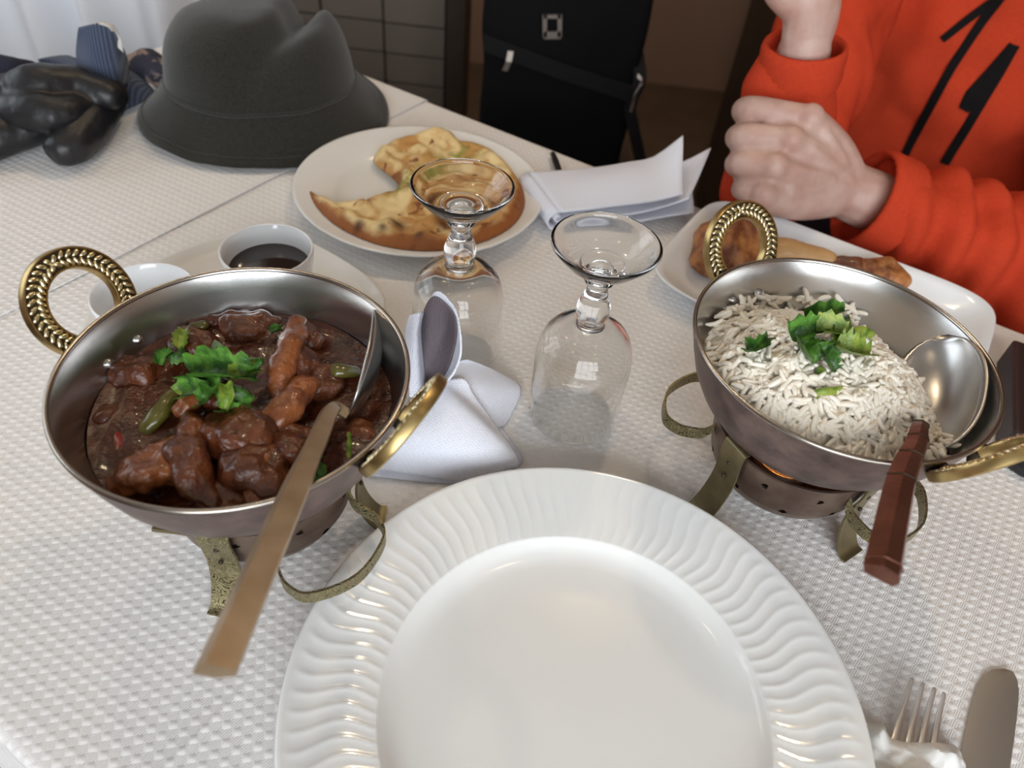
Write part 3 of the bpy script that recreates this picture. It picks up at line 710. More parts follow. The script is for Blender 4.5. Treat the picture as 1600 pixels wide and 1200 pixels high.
leaves('coriander_garnish', [
    ([(1238, 530, .119), (1262, 518, .123), (1285, 512, .124)], .0058, herb1), ([(1262, 502, .118), (1290, 490, .123), (1320, 484, .121)], .0044, herb1),
    ([(1275, 515, .124), (1300, 516, .126), (1322, 522, .125)], .0062, herb2), ([(1326, 492, .121), (1328, 512, .126), (1336, 532, .125), (1360, 545, .121)], .0044, herb1),
    ([(1335, 515, .124), (1352, 512, .123), (1368, 522, .119)], .0040, herb2), ([(1305, 540, .124), (1330, 548, .124), (1360, 552, .120)], .0056, herb2),
    ([(1250, 540, .119), (1262, 555, .120), (1272, 568, .118)], .0046, herb1), ([(1282, 545, .122), (1292, 562, .121), (1302, 580, .117)], .0040, herb1),
    ([(1270, 530, .123), (1290, 536, .125), (1312, 532, .125)], .0050, herb1), ([(1280, 572, .117), (1288, 578, .117), (1292, 583, .116)], .0030, herb2),
    ([(1318, 505, .123), (1308, 520, .125), (1303, 538, .125)], .0030, herb2)], 'heap of chopped coriander on top of the rice', .117)
leaves('coriander_leaf', [([(1167, 548, .112), (1182, 544, .115), (1200, 528, .115)], .0034, herb1)], 'single dark coriander leaf on the left of the rice', .112)
leaves('coriander_leaf', [([(1272, 612, .115), (1292, 608, .117), (1310, 606, .116), (1328, 600, .114)], .0024, herb2)], 'thin pale coriander strip on the front of the rice', .115)

# ------------------------------------------------------------------ serving spoons
def serving_spoon(J, E, mid, headc, haxis, hnorm, L, W, hm, label, wid, carved):
    t = thing('serving_spoon', J, label, 'spoon')
    A = frame(hnorm, haxis); nu, nv = 25, 13; G = np.zeros((nu, nv, 3))
    for i in range(nu):
        s = -1 + 2 * i / (nu - 1); hw = W / 2 * math.sqrt(max(0.004, 1 - abs(s) ** 2.3))
        for j in range(nv):
            q = -1 + 2 * j / (nv - 1); dp = -0.011 * (1 - s * s) ** 0.8 * (1 - q * q)
            G[i, j] = headc + A[0] * s * L / 2 + A[1] * q * hw + A[2] * dp
    mk('spoon_bowl', *sheet(G, 0.0011), steel, t)
    hp = headc - A[0] * L / 2
    pts = catmull([hp, J] + mid + [E], 8); d = nrm(E - J)
    side = nrm(np.cross(d, (0, 0, 1))); m = len(pts); wd = np.interp(np.linspace(0, 1, m), np.linspace(0, 1, len(wid)), wid)
    V = []; F = []; k = 6
    T = np.gradient(pts, axis=0)
    for i in range(m):
        tt = nrm(T[i]); s_ = nrm(np.cross(tt, (0, 0, 1))); u = np.cross(s_, tt); w_ = wd[i] / 2; h = wd[i] * 0.28
        if carved: sec = [(-1, 0), (-.75, .8), (.1, 1.0), (1, .15), (.75, -.7), (-.75, -.7)]
        else: sec = [(1, -.5), (1, -.1), (.38, 1.0), (-1, .35), (-1, -.4), (0, -.8)]
        for a, c_ in sec: V.append(pts[i] + s_ * a * w_ + u * c_ * h)
    for i in range(m - 1):
        for q in range(k): F.append((i * k + q, i * k + (q + 1) % k, i * k + k + (q + 1) % k, i * k + k + q))
    F.append(tuple(range(k))); F.append(tuple((m - 1) * k + q for q in range(k - 1, -1, -1)))
    hd = mk('handle', V, F, hm, t, angle=25)
    if carved:
        for s in (0.30, 0.45, 0.60, 0.78, 0.97):
            i = int(s * (m - 1)); tt = nrm(T[i]); s_ = nrm(np.cross(tt, (0, 0, 1))); u = np.cross(s_, tt); w_ = wd[i] / 2 * 1.03; h = wd[i] * .28 * 1.04
            rp = [pts[i] + s_ * a * w_ + u * c_ * h + tt * a * .0015 for a, c_ in [(-1, 0), (-.75, .8), (.1, 1.0), (1, .15), (.75, -.7), (-.75, -.7), (-1, 0)]]
            mk('carved_ring', *tube(rp, 0.00035, 6), brass_dark if s < .9 else spoon_c, hd).parent = hd
    return t
serving_spoon(np.array([-0.0825, 0.2330, 0.1025]), np.array([-0.0765, 0.0880, 0.1440]), [np.array([-0.0812, 0.2020, 0.1125]), np.array([-0.0800, 0.1720, 0.1215])],
    np.array([-0.0795, 0.2700, 0.0975]), (-0.10, 1.0, -0.02), (-0.95, -0.10, 0.36), 0.072, 0.044, spoon_w, 'serving spoon with plain bronze handle resting in the curry pan', [.006, .0075, .009, .0095, .0115, .0125], False)
serving_spoon(np.array([0.2010, 0.2600, 0.1100]), np.array([0.1355, 0.1480, 0.1440]), [np.array([0.1870, 0.2370, 0.1185]), np.array([0.1690, 0.2090, 0.1255])],
    np.array([0.2235, 0.2960, 0.1010]), (0.52, 0.85, -0.05), (-0.62, 0.02, 0.78), 0.080, 0.048, spoon_c, 'serving spoon with carved copper handle resting in the rice pan', [.005, .006, .009, .0105, .0125, .0130], True)

# ------------------------------------------------------------------ goblets standing upside down
def goblet(c, label):
    t = thing('goblet', (c[0], c[1], 0.0006), label, 'glass')
    z0 = 0.0008
    outp = [(.0278, 0.0), (.0283, .0006), (.0288, .008), (.0296, .02), (.0302, .035), (.0304, .048), (.0299, .056), (.0285, .063), (.0260, .0688), (.0222, .0732), (.0175, .0763), (.013, .0783), (.0098, .0797)]
    inp = [(.0, .0742), (.008, .0738), (.014, .0722), (.0195, .0695), (.0238, .0655), (.0268, .0605), (.0284, .0550), (.0291, .048), (.0289, .035), (.0283, .02), (.0275, .008), (.0271, .0008), (.0278, .0)]
    stem = [(.0098, .0797), (.0082, .0808), (.0079, .0822), (.0092, .0850), (.0102, .0890), (.0101, .0925), (.0088, .0970), (.0070, .1020), (.0060, .1065), (.0064, .1092), (.0084, .1108), (.0089, .1122), (.0084, .1138), (.0072, .1150)]
    base = [(.0072, .1150), (.0100, .1166), (.0150, .1195), (.0210, .1243), (.0265, .1302), (.0295, .1338), (.0306, .1356), (.0307, .1366), (.0301, .1373), (.0290, .1366), (.0262, .1335), (.0215, .1285), (.0165, .1250), (.0128, .1236), (.0120, .1242), (.0112, .1236), (.0060, .1228), (0, .1236)]
    sh = lambda p: [(r, z + z0) for r, z in p]
    mk('bowl', *lathe(sh(inp + outp[1:]), 96, c), glass, t)
    mk('stem', *lathe(sh(catmull_prof(stem)), 64, c), glass, t)
    mk('foot', *lathe(sh(catmull_prof(base)), 96, c), glass, t)
def catmull_prof(p):
    q = catmull([np.array([a, b, 0]) for a, b in p], 3); q[:, 0] = np.maximum(q[:, 0], 0); return [(float(x[0]), float(x[1])) for x in q]
goblet((0.0423, 0.344), 'clear upside-down goblet standing nearest the rice pan')
goblet((-0.042, 0.387), 'clear upside-down goblet in front of the naan plate')

# ------------------------------------------------------------------ naan on its plate
NC = np.array([-0.101, 0.5855])
V, F = lathe([(0, .0062), (.06, .006), (.068, .0068), (.074, .0100), (.078, .0118), (.095, .0155), (.1075, .0186), (.1095, .0190), (.1102, .0182), (.1095, .0172), (.095, .013), (.078, .009), (.070, .003), (.066, .0010), (.062, .001), (.060, .003), (0, .003)], 128, NC)
o = mk('side_plate', V, F, cream_porc, origin=(NC[0], NC[1], 0.0006)); tag(o, 'round white plate under the naan bread', 'plate')
def inpoly(P, x, y):
    c = False; n = len(P)
    for i in range(n):
        x1, y1 = P[i]; x2, y2 = P[i - 1]
        if (y1 > y) != (y2 > y) and x < (x2 - x1) * (y - y1) / (y2 - y1) + x1: c = not c
    return c
def slab(poly, cell, top, bot, round_w):
    """solid from a closed outline; top(x,y,d) and bot(x,y,d), d = distance from the outline"""
    P = np.asarray(poly); lo = P.min(0) - cell; hi = P.max(0) + cell; nx = int((hi[0] - lo[0]) / cell) + 1; ny = int((hi[1] - lo[1]) / cell) + 1
    A = P; B = np.roll(P, -1, axis=0); AB = B - A; L2 = (AB ** 2).sum(1)
    def near(x, y):
        p = np.array([x, y]); t = np.clip(((p - A) * AB).sum(1) / L2, 0, 1); q = A + AB * t[:, None]; d = np.hypot(*(q - p).T); k = d.argmin(); return d[k], q[k]
    ins = {}; 
    for i in range(nx):
        for j in range(ny): ins[i, j] = inpoly(P, lo[0] + i * cell, lo[1] + j * cell)
    cells = [(i, j) for i in range(nx - 1) for j in range(ny - 1) if sum(ins[i + a, j + b_] for a in (0, 1) for b_ in (0, 1)) >= 2]
    idx = {}; V = []; D = []
    for i, j in cells:
        for q in ((i, j), (i + 1, j), (i + 1, j + 1), (i, j + 1)):
            if q not in idx:
                x, y = lo[0] + q[0] * cell, lo[1] + q[1] * cell; d, n_ = near(x, y)
                if not ins[q]: x, y = n_; d = 0.0
                idx[q] = len(V); V.append((x, y)); D.append(d)
    n = len(V); top_v = [(x, y, top(x, y, d)) for (x, y), d in zip(V, D)]; bot_v = [(x, y, bot(x, y, d)) for (x, y), d in zip(V, D)]
    F = []; edges = {}
    for i, j in cells:
        q = [idx[i, j], idx[i + 1, j], idx[i + 1, j + 1], idx[i, j + 1]]; F.append(tuple(q)); F.append(tuple(x + n for x in q[::-1]))
        for k in range(4):
            e = (q[k], q[(k + 1) % 4]); edges[e] = 1
    for a, b_ in edges:
        if (b_, a) not in edges: F.append((a, a + n, b_ + n, b_))
    return np.array(top_v + bot_v), F, np.array(D + D)
npx = [(482, 293), (490, 312), (505, 330), (530, 350), (565, 368), (600, 380), (640, 387), (690, 388), (735, 380), (775, 366), (805, 345), (820, 318), (818, 290), (806, 268), (790, 248), (768, 232), (740, 222), (716, 217), (706, 206), (670, 205), (635, 211), (605, 220), (583, 236), (590, 250), (606, 262), (622, 278), (612, 292), (595, 298), (570, 304), (568, 312), (540, 314), (510, 308)]
poly = np.array([at(x, y, 0.020)[:2] for x, y in npx]); poly = catmull([np.array([*p, 0]) for p in list(poly) + [poly[0]]], 3)[:-1, :2]
def plate_z(x, y):
    return float(np.interp(math.hypot(x - NC[0], y - NC[1]), [0, .066, .072, .078, .095, .1075, .1095], [.0064, .0070, .0092, .0120, .0158, .0188, .0192]))
def naan_top(x, y, d):
    e = 1 - math.exp(-d / 0.0045)
    bub = max(0, nz((x, y, 0), 42, 4)) * .012 + nz((x, y, 0), 95, 6) * .0030
    rimb = .0035 * math.exp(-((d - .009) / .006) ** 2)
    ga, gb = np.array([-0.075, 0.640]), np.array([-0.100, 0.575]); p = np.array([x, y]); t = np.clip(((p - ga) @ (gb - ga)) / ((gb - ga) @ (gb - ga)), 0, 1)
    gr = .005 * math.exp(-(np.linalg.norm(p - ga - (gb - ga) * t) / .008) ** 2)
    return max(plate_z(x, y), 0.012) + .0012 + e * (.0075 + bub + rimb - gr)
V, F, D = slab(poly, 0.0019, naan_top, lambda x, y, d: max(plate_z(x, y) + 0.0003, 0.0135 if d > .002 else .0125), .004)
o = mk('naan_bread', V, F, naan_m, origin=(NC[0], NC[1], 0.012)); tag(o, 'torn flat naan bread with browned blistered crust', 'bread')
me = o.data
atb = me.attributes.new('bake', 'FLOAT', 'POINT'); atb.data.foreach_set('value', np.exp(-D / 0.010).astype(np.float32) * (V[:, 1] < 0.60) + 0.35 * np.exp(-D / 0.008) * (V[:, 1] >= 0.60))
ga, gb = np.array([-0.070, 0.648]), np.array([-0.118, 0.565]); tt = np.clip(((V[:, :2] - ga) @ (gb - ga)) / ((gb - ga) @ (gb - ga)), 0, 1)
dd = np.linalg.norm(V[:, :2] - ga - tt[:, None] * (gb - ga), axis=1)
ch = np.zeros(len(V))
for px, py, rr in ((622, 352, .0075), (694, 350, .0085), (560, 356, .0045), (655, 374, .005), (752, 352, .005), (705, 208, .003), (640, 300, .0035), (598, 362, .004)):
    q = at(px, py, .022)[:2]; ch = np.maximum(ch, np.exp(-(np.linalg.norm(V[:, :2] - q, axis=1) / rr) ** 2 * 1.2) * .9)
atb = me.attributes.new('char', 'FLOAT', 'POINT'); atb.data.foreach_set('value', ch.astype(np.float32))
atb = me.attributes.new('herb', 'FLOAT', 'POINT'); atb.data.foreach_set('value', np.exp(-(dd / 0.013) ** 2).astype(np.float32))

# ------------------------------------------------------------------ sauce cups on an oval tray
tp = [(-0.298, .375), (-0.290, .405), (-.2765, .443), (-.2500, .476), (-.2190, .4975), (-.190, .4955), (-.1640, .4840), (-.1290, .4610), (-.1080, .4400), (-.1000, .4240), (-.1020, .4000), (-.118, .378), (-.150, .355), (-.190, .335), (-.235, .325), (-.27, .335), (-.291, .352)]
tpoly = catmull([np.array([*p, 0]) for p in tp + [tp[0]]], 4)[:-1, :2]
tcn = tpoly.mean(0); V = []; F = []; nT = len(tpoly)
tl = [(.001, .0056), (.6, .0056), (.86, .0060), (.93, .0085), (.975, .0115), (.992, .0122), (1.0, .0114), (.99, .0098), (.93, .0050), (.87, .0012), (.84, .0010), (.001, .0010)]
for k_, z_ in tl: V += [(*(tcn + (p - tcn) * k_), z_) for p in tpoly]
for i in range(len(tl) - 1):
    for k in range(nT): F.append((i * nT + k, (i + 1) * nT + k, (i + 1) * nT + (k + 1) % nT, i * nT + (k + 1) % nT))
o = mk('sauce_tray', V, F, cream_porc, origin=(-.2, .41, .0006)); tag(o, 'cream porcelain tray under the two white sauce cups', 'tray')
def sauce_cup(c, r, level, label):
    t = thing('sauce_cup', (c[0], c[1], .0062), label, 'cup'); k = r / .0325
    p = [(0, .0066), (.020, .0064), (.0235, .0070), (.0262, .0100), (.0290, .022), (.0315, .036), (.0325, .0445), (.0324, .0460), (.0314, .0464), (.0306, .0455), (.0296, .036), (.0270, .022), (.0240, .0125), (.020, .0098), (0, .0095)]
    mk('cup_body', *lathe([(a * k, z) for a, z in p], 72, c), white_porc, t)
    rr = float(np.interp(level, [.0125, .022, .036, .0455], [.024, .027, .0296, .0306])) * k
    if level: mk('sauce', *lathe([(0, level), (rr * .8, level), (rr - .0002, level + .0004)], 48, c), soy_m if level > .02 else cream_porc, t)
sauce_cup((-.1840, .4270), .0325, .0305, 'white sauce cup filled with dark sauce beside the naan plate')
sauce_cup((-.2450, .3650), .0325, .0, 'white cup half hidden behind the curry pan rim')

# ------------------------------------------------------------------ white platter with chicken
def platter():
    c = tb(.5485, -.032, 0); hw, hd = .125, .0835
    def se(s, z, n=96):
        out = []
        for k in range(n):
            a = 2 * PI * k / n; ca, sa = math.cos(a), math.sin(a); e = 0.36
            u = hw * s[0] * math.copysign(abs(ca) ** e, ca); v = hd * s[1] * math.copysign(abs(sa) ** e, sa)
            p = c[:2] + E2 * u + E1 * v; out.append((p[0], p[1], z + 0.0025 * (abs(u) / hw) ** 3 * (s[0] > .8)))
        return out
    lv = [((.001, .001), .0066), ((.5, .5), .0064), ((.78, .72), .0070), ((.86, .82), .0098), ((.94, .92), .0155), ((.99, .985), .0190), ((1.0, 1.0), .0186), ((.99, .985), .0172), ((.92, .90), .0110), ((.84, .80), .0030), ((.80, .75), .0008), ((.5, .5), .0010), ((.001, .001), .0010)]
    V = []; F = []; n = 96
    for s, z in lv: V += se(s, z)
    for i in range(len(lv) - 1):
        for k in range(n): F.append((i * n + k, i * n + (k + 1) % n, (i + 1) * n + (k + 1) % n, (i + 1) * n + k))
    o = mk('serving_platter', V, F, white_porc, origin=(c[0], c[1], .0006)); tag(o, 'white rectangular platter with roast chicken by the person in orange', 'platter')
platter()
def roast(name, parts, m, label, amp=.003, s=60, seed=0):
    b = MB()
    for p in parts:
        P = [at(*q) for q in p[0]]
        if len(P) == 1: b.add(*blob(P[0], p[1], 16, 10))
        else:
            Q = catmull(P, 5); R = np.interp(np.linspace(0, 1, len(Q)), np.linspace(0, 1, len(p[1])), p[1]); b.add(*tube(Q, R, 14, sq=.85))
    V, F, N = remesh(*b.get(), .0018, 4); V = lump(V, N, amp, s, seed)
    V[:, 2] = np.maximum(V[:, 2], .0072)
    o = mk(name, V, F, m, origin=V.mean(0)); tag(o, label, 'chicken')
roast('chicken_piece', [([(1108, 402, .022), (1130, 375, .030), (1158, 352, .028)], [.017, .022, .016]), ([(1150, 400, .024), (1185, 385, .022)], [.016, .013])], chicken_m, 'plump golden brown chicken piece behind the ring handle', seed=1)
roast('chicken_piece', [([(1195, 396, .018), (1235, 392, .020), (1295, 404, .018)], [.012, .0125, .007])], bone_m, 'smooth tan chicken piece beside the plump one', amp=.0016, seed=2)
roast('chicken_piece', [([(1305, 412, .016), (1340, 422, .018)], [.007, .011])], char_m, 'dark charred chicken piece between the others', seed=3)
roast('chicken_piece', [([(1355, 424, .018), (1385, 428, .020), (1402, 436, .018)], [.011, .015, .011])], chicken_m, 'reddish brown chicken piece at the right of the platter', seed=4)

# ------------------------------------------------------------------ napkins
def bez_grid(rows, nu=10, nv=10):
    """rows: list of lists of control points -> smooth grid by catmull both ways"""
    R = [catmull([np.asarray(p, float) for p in r], nv) for r in rows]
    C = [catmull([r[j] for r in R], nu) for j in range(len(R[0]))]
    return np.array(C)
nk = thing('folded_napkin', at(700, 690, 0.0006), 'white folded fan napkin beside the curry pan', 'napkin')
# front triangular flap, slightly raised
g = bez_grid([[at(560, 728, .004), at(655, 742, .0035), at(745, 756, .003)], [at(600, 690, .022), at(690, 690, .024), at(790, 735, .010)], [at(640, 645, .028), at(715, 640, .034), at(812, 722, .010)], [at(660, 612, .032), at(700, 602, .036), at(770, 660, .018)], [at(668, 606, .032), at(722, 592, .036), at(735, 612, .030)]])
mk('front_fold', *sheet(g, .0012), napkin_m, nk)
g = bez_grid([[at(575, 742, .002), at(655, 752, .0015), at(745, 758, .0015)], [at(610, 712, .004), at(690, 722, .004), at(815, 724, .0015)], [at(650, 670, .004), at(720, 670, .004), at(800, 690, .0015)], [at(680, 640, .004), at(720, 630, .004), at(770, 650, .0015)]])
mk('under_fold', *sheet(g, .0012), napkin_m, nk)
# rear flap
g = bez_grid([[at(705, 572, .034), at(726, 562, .034), at(745, 568, .026)], [at(700, 585, .036), at(750, 574, .026), at(803, 596, .009)], [at(705, 600, .030), at(755, 605, .024), at(814, 612, .006)], [at(715, 640, .020), at(765, 645, .014), at(800, 645, .004)], [at(735, 665, .010), at(770, 668, .008), at(786, 665, .003)]])
mk('rear_fold', *sheet(g, .0012), napkin_m, nk)
# standing cone, open towards the camera
g = bez_grid([[at(640, 620, .034), at(637, 570, .048), at(634, 520, .066), at(640, 492, .078)],
              [at(655, 622, .030), at(652, 565, .050), at(650, 520, .070), at(656, 488, .080)],
              [at(662, 605, .024), at(660, 560, .040), at(658, 510, .058), at(664, 484, .070)],
              [at(664, 602, .020), at(668, 550, .046), at(674, 495, .072), at(682, 455, .092)],
              [at(672, 600, .020), at(684, 560, .044), at(700, 505, .068), at(704, 472, .090)],
              [at(690, 600, .030), at(708, 572, .050), at(718, 530, .070), at(715, 494, .086)],
              [at(676, 612, .036), at(704, 590, .052), at(719, 558, .066), at(720, 526, .080)]], 6, 8)
mk('standing_fold', *sheet(g, .0012), napkin_m, nk)
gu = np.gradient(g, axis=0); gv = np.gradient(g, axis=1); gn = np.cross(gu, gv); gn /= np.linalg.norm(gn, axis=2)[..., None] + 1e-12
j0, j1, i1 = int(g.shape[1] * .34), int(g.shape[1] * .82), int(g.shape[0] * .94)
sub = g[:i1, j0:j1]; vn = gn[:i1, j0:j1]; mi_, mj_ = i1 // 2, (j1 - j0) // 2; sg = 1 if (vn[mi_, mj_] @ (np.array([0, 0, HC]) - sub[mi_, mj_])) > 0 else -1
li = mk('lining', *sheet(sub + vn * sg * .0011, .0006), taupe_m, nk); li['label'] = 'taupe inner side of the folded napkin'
# second napkin on the far side, folded in layers over its own edge
A0, A1 = at(822, 300, .004), at(866, 358, .004); dv = A1 - A0; dv[2] = 0
n2 = thing('folded_napkin', at(940, 300, .0006), 'lilac white napkin folded flat beside the naan plate', 'napkin')
outd = nrm(np.array([E2[0] * .55 + E1[0] * .6, E2[1] * .55 + E1[1] * .6, 0]))
def fold_layer(z, L0, L1, tip, lift, x0):
    rows = []
    for k in range(7):
        s = k / 6; base = A0 + dv * (s * 1.08 - .04); Lk = L0 + (L1 - L0) * s
        row = []
        for j in range(7):
            q = j / 6; p = base + outd * (x0 + Lk * q); p = p + np.array([0, 0, z + lift * q ** 2 + .006 * math.sin(PI * q) * math.sin(PI * s) * (z > .01) + .0022 * math.sin(q * 5 + s * 4 + z * 500) * q + tip * (q > .9) * (1 - s)]); row.append(p)
        rows.append(row)
    return bez_grid(rows, 3, 3)
mk('bottom_layer', *sheet(fold_layer(.000, .165, .130, .004, .008, .0), .0014), napkin_m, n2)
mk('middle_layer', *sheet(fold_layer(.0085, .178, .118, .012, .014, .003), .0014), napkin_m, n2)
mk('top_layer', *sheet(fold_layer(.0185, .146, .112, .016, .012, .002), .0014), napkin_m, n2)
for (za, zb, wd) in ((.0, .0185, .0110), (.0085, .0140, .0045)):
    rows = []
    for k in range(7):
        base = A0 + dv * (k / 6 * 1.08 - .04); row = []
        for j in range(9):
            a = -PI / 2 + PI * j / 8; row.append(base + outd * (.003 - wd * math.cos(a)) + np.array([0, 0, (za + zb) / 2 + (zb - za) / 2 * math.sin(a)]))
        rows.append(row)
    mk('rolled_edge', *sheet(np.array(rows), .0014), napkin_m, n2)
kt = thing('table_knife', at(868, 252, .004), 'dark cutlery end poking out behind the lilac napkin', 'cutlery')
mk('handle', *tube([at(864, 240, .006), at(868, 252, .006), at(880, 285, .005)], [.0028, .0036, .0030], 10, sq=.6), blackgloss, kt)

# ------------------------------------------------------------------ fork, knife, crumpled tissue at the near right
def tbw(p, a, b_, z):                # from point p: a along E1, b_ along E2
    q = np.array([p[0], p[1]]) + E1 * a + E2 * b_; return np.array([q[0], q[1], z])
kn = thing('dinner_knife', (.258, .150, .0008), 'broad steel knife blade at the near right of the plate', 'knife')
kp = np.array([.2775, .1935]); V = []; F = []
prf = [(-.0000, -.002, .0015), (-.004, -.0072, .0040), (-.010, -.0105, .0055), (-.02, -.0128, .0062), (-.035, -.0138, .0066), (-.055, -.0140, .0068), (-.085, -.0140, .0070), (-.098, -.0120, .0068), (-.104, -.0075, .0060)]
for a, l, r in prf:
    for b_, z in ((l, .0018), ((l + r) / 2, .0030), (r, .0034), (r, .0016), ((l + r) / 2, .0012), (l, .0012)): V.append(tbw(kp, a, b_, z))
for i in range(len(prf) - 1):
    for k in range(6): F.append((i * 6 + k, i * 6 + (k + 1) % 6, i * 6 + 6 + (k + 1) % 6, i * 6 + 6 + k))
F.append(tuple(range(6))); F.append(tuple((len(prf) - 1) * 6 + k for k in range(5, -1, -1)))
mk('blade', V, F, cutlery, kn, angle=30)
mk('handle', *tube([tbw(kp, -.102, -.001, .0048), tbw(kp, -.14, -.001, .0062), tbw(kp, -.19, -.001, .0062)], [.0055, .0062, .007], 12, sq=.6), cutlery, kn)
fk = thing('dinner_fork', (.22, .155, .0008), 'steel fork with four bright tines half covered by tissue', 'fork')
tips = [at(1425, 1062, .013), at(1442, 1069, .013), at(1460, 1077, .013), at(1475, 1084, .013)]; roots = [at(1397, 1158, .0045), at(1419, 1163, .0045), at(1439, 1166, .0045), at(1459, 1168, .0045)]
for tpt, rt in zip(tips, roots):
    mid = (tpt + rt) / 2 + np.array([0, 0, -.0012])
    pts = catmull([rt - (tpt - rt) * .12, rt, mid, tpt], 5)
    mk('tine', *tube(pts, np.linspace(.0027, .0010, len(pts)), 8, sq=.6), cutlery, fk)
rc = sum(roots) / 4 - nrm(sum(tips) - sum(roots)) * .004; dr = nrm(np.array([*(-E1), 0]))
pts = catmull([rc, rc + dr * .012 + np.array([0, 0, -.002]), rc + dr * .024 + np.array([0, 0, -.001]), rc + dr * .038, rc + dr * .06 + np.array([0, 0, .002])], 5)
mk('neck', *ribbon(pts, (*E2, 0), np.interp(np.linspace(0, 1, len(pts)), [0, .2, .45, .6, 1], [.0185, .0175, .008, .0055, .006]), .0022), cutlery, fk, angle=40)
mk('handle', *ribbon(np.array([rc + dr * .06 + np.array([0, 0, .002]), rc + dr * .10, rc + dr * .15 + np.array([0, 0, -.006])]), (*E2, 0), [.006, .009, .013], .0028), cutlery, fk, angle=40)
# tissue
tpx = [(1345, 1128), (1378, 1130), (1392, 1152), (1420, 1158), (1470, 1160), (1492, 1164), (1504, 1190), (1512, 1240), (1460, 1290), (1380, 1280), (1350, 1220)]
tpol = catmull([np.array([*at(x, y, .004)[:2], 0]) for x, y in tpx + [tpx[0]]], 3)[:-1, :2]
def tis(x, y, d):
    cells = noise.voronoi(Vector((x * 75, y * 75, 1.7)))[0]; v = cells[1] - cells[0]
    return .0030 + (.011 + .006 * nz((x, y, 0), 40, 3)) * (1 - math.exp(-d / .004)) + .0055 * (v - .3) * (1 - math.exp(-d / .003)) + .002 * abs(nz((x, y, 0), 160, 8))
V, F, D = slab(tpol, .0012, tis, lambda x, y, d: .0012, .003)
o = mk('crumpled_tissue', V, F, tissue_m, smooth=True, angle=28, origin=(.215, .14, .0008)); tag(o, 'crumpled white paper tissue lying over the fork handle', 'tissue')

# ------------------------------------------------------------------ hat
def hat():
    c = np.array([-0.278, 0.708]); ang = math.radians(28); n = 144; z0 = .0032
    t = thing('felt_hat', (c[0], c[1], z0), 'dark charcoal felt hat with dented crown and turned-down brim', 'hat')
    prof = [(1.0, .004), (.985, .0075), (.93, .0130), (.86, .0215), (.80, .0300), (.755, .0375), (.735, .0420), (.725, .050), (.708, .060), (.68, .0715), (.635, .082), (.58, .0905), (.515, .0970), (.44, .1015), (.36, .1045), (.28, .106), (.19, .1068), (.10, .107), (0.0, .107)]
    GR = catmull([np.array([.062, .040, 0]), np.array([.044, .0, 0]), np.array([.030, -.034, 0]), np.array([.004, -.058, 0]), np.array([-.024, -.076, 0])], 8)[:, :2]
    def deform(x, y, z):
        k = float(np.clip((z - .048) / .035, 0, 1))                           # only the crown moves
        p = np.array([x, y]); dd = np.linalg.norm(GR - p, axis=1); i = dd.argmin(); s_ = i / (len(GR) - 1)
        g = math.exp(-(dd[i] / .0135) ** 2) * k * (1 - .55 * s_)
        r = math.hypot(x, y) + 1e-9
        lob = math.exp(-(((x + .040) / .045) ** 2 + ((y + .035) / .045) ** 2)) * k   # big left lobe bulges over
        pk = math.exp(-(((x - .072) / .020) ** 2 + ((y - .015) / .03) ** 2)) * k
        f = -.022 * g * s_ + .007 * lob
        return x + x / r * f, y + y / r * f, z - .030 * g * (1 - .35 * s_) + .004 * lob + .008 * pk
    pp = catmull_prof(prof); V, F = lathe(pp, n, (0, 0)); V = np.array(V) ; out = []
    for x, y, z in V:
        x, y = x * .122, y * .114; a = math.atan2(y, x)
        r = math.hypot(x, y) / .12
        if r > .75: z += (r - .75) * (.020 * math.sin(2 * a + .7) + .010 * math.sin(3 * a)) 
        x, y, z = deform(x, y, z); z += .0022 * nz((x, y, z), 26, 5)
        out.append((c[0] + x * math.cos(ang) - y * math.sin(ang), c[1] + x * math.sin(ang) + y * math.cos(ang), max(z, .0015) + z0))
    out = np.array(out); rr = np.array([p[0] for p in pp])
    split = next(i for i, p in enumerate(pp) if p[0] <= .742)
    nb = [f for f in F if max(f) < (split + 1) * n]; nc = [f for f in F if max(f) >= (split + 1) * n]
    mk('brim', out, nb, felt, t); mk('crown', out, nc, felt, t)
    Q = out[split * n:(split + 1) * n]
    mk('seam_band', *tube(np.concatenate([Q, Q[:2]]), .0014, 6, cap=False), felt, t)
    inn = out.copy(); inn[:, 2] -= .0012
    for k, s in ((5, .0), ):
        Q = out[k * n:(k + 1) * n] + np.array([0, 0, .0004]); mk('stitching', *tube(np.concatenate([Q, Q[:2]]), .0006, 6, cap=False), felt, t)
hat()

# ------------------------------------------------------------------ gloves and knitwear at the far left
def soft(name, comps, m, label, cat, vox=.0022, it=6, amp=.0015, s=45, seed=0, zmin=.0032, parent=None):
    b = MB()
    for path, rad, sq in comps:
        P = [at(*p) for p in path]
        if len(P) == 1: b.add(*blob(P[0], (rad[0], rad[0], rad[0] * sq), 16, 10))
        else:
            Q = catmull(P, 5); R = np.interp(np.linspace(0, 1, len(Q)), np.linspace(0, 1, len(rad)), rad); b.add(*tube(Q, R, 16, sq=sq))
    V, F, N = remesh(*b.get(), vox, it); V = lump(V, N, amp, s, seed); V[:, 2] = np.maximum(V[:, 2], zmin)
    if parent is not None: return mk(name, V, F, m, parent)
    o = mk(name, V, F, m, origin=(V[:, 0].mean(), V[:, 1].mean(), zmin)); return tag(o, label, cat)
soft('leather_glove', [([(-60, 190, .030), (20, 160, .036), (60, 150, .040)], [.036, .034, .026], .7), ([(45, 135, .054), (70, 130, .056), (120, 132, .051), (172, 150, .045)], [.0205, .0205, .018, .013], .85), ([(30, 172, .040), (85, 178, .042), (130, 168, .038)], [.020, .018, .014], .9)], leather, 'black leather glove on top of the pile beside the blue knit', 'glove', seed=1)
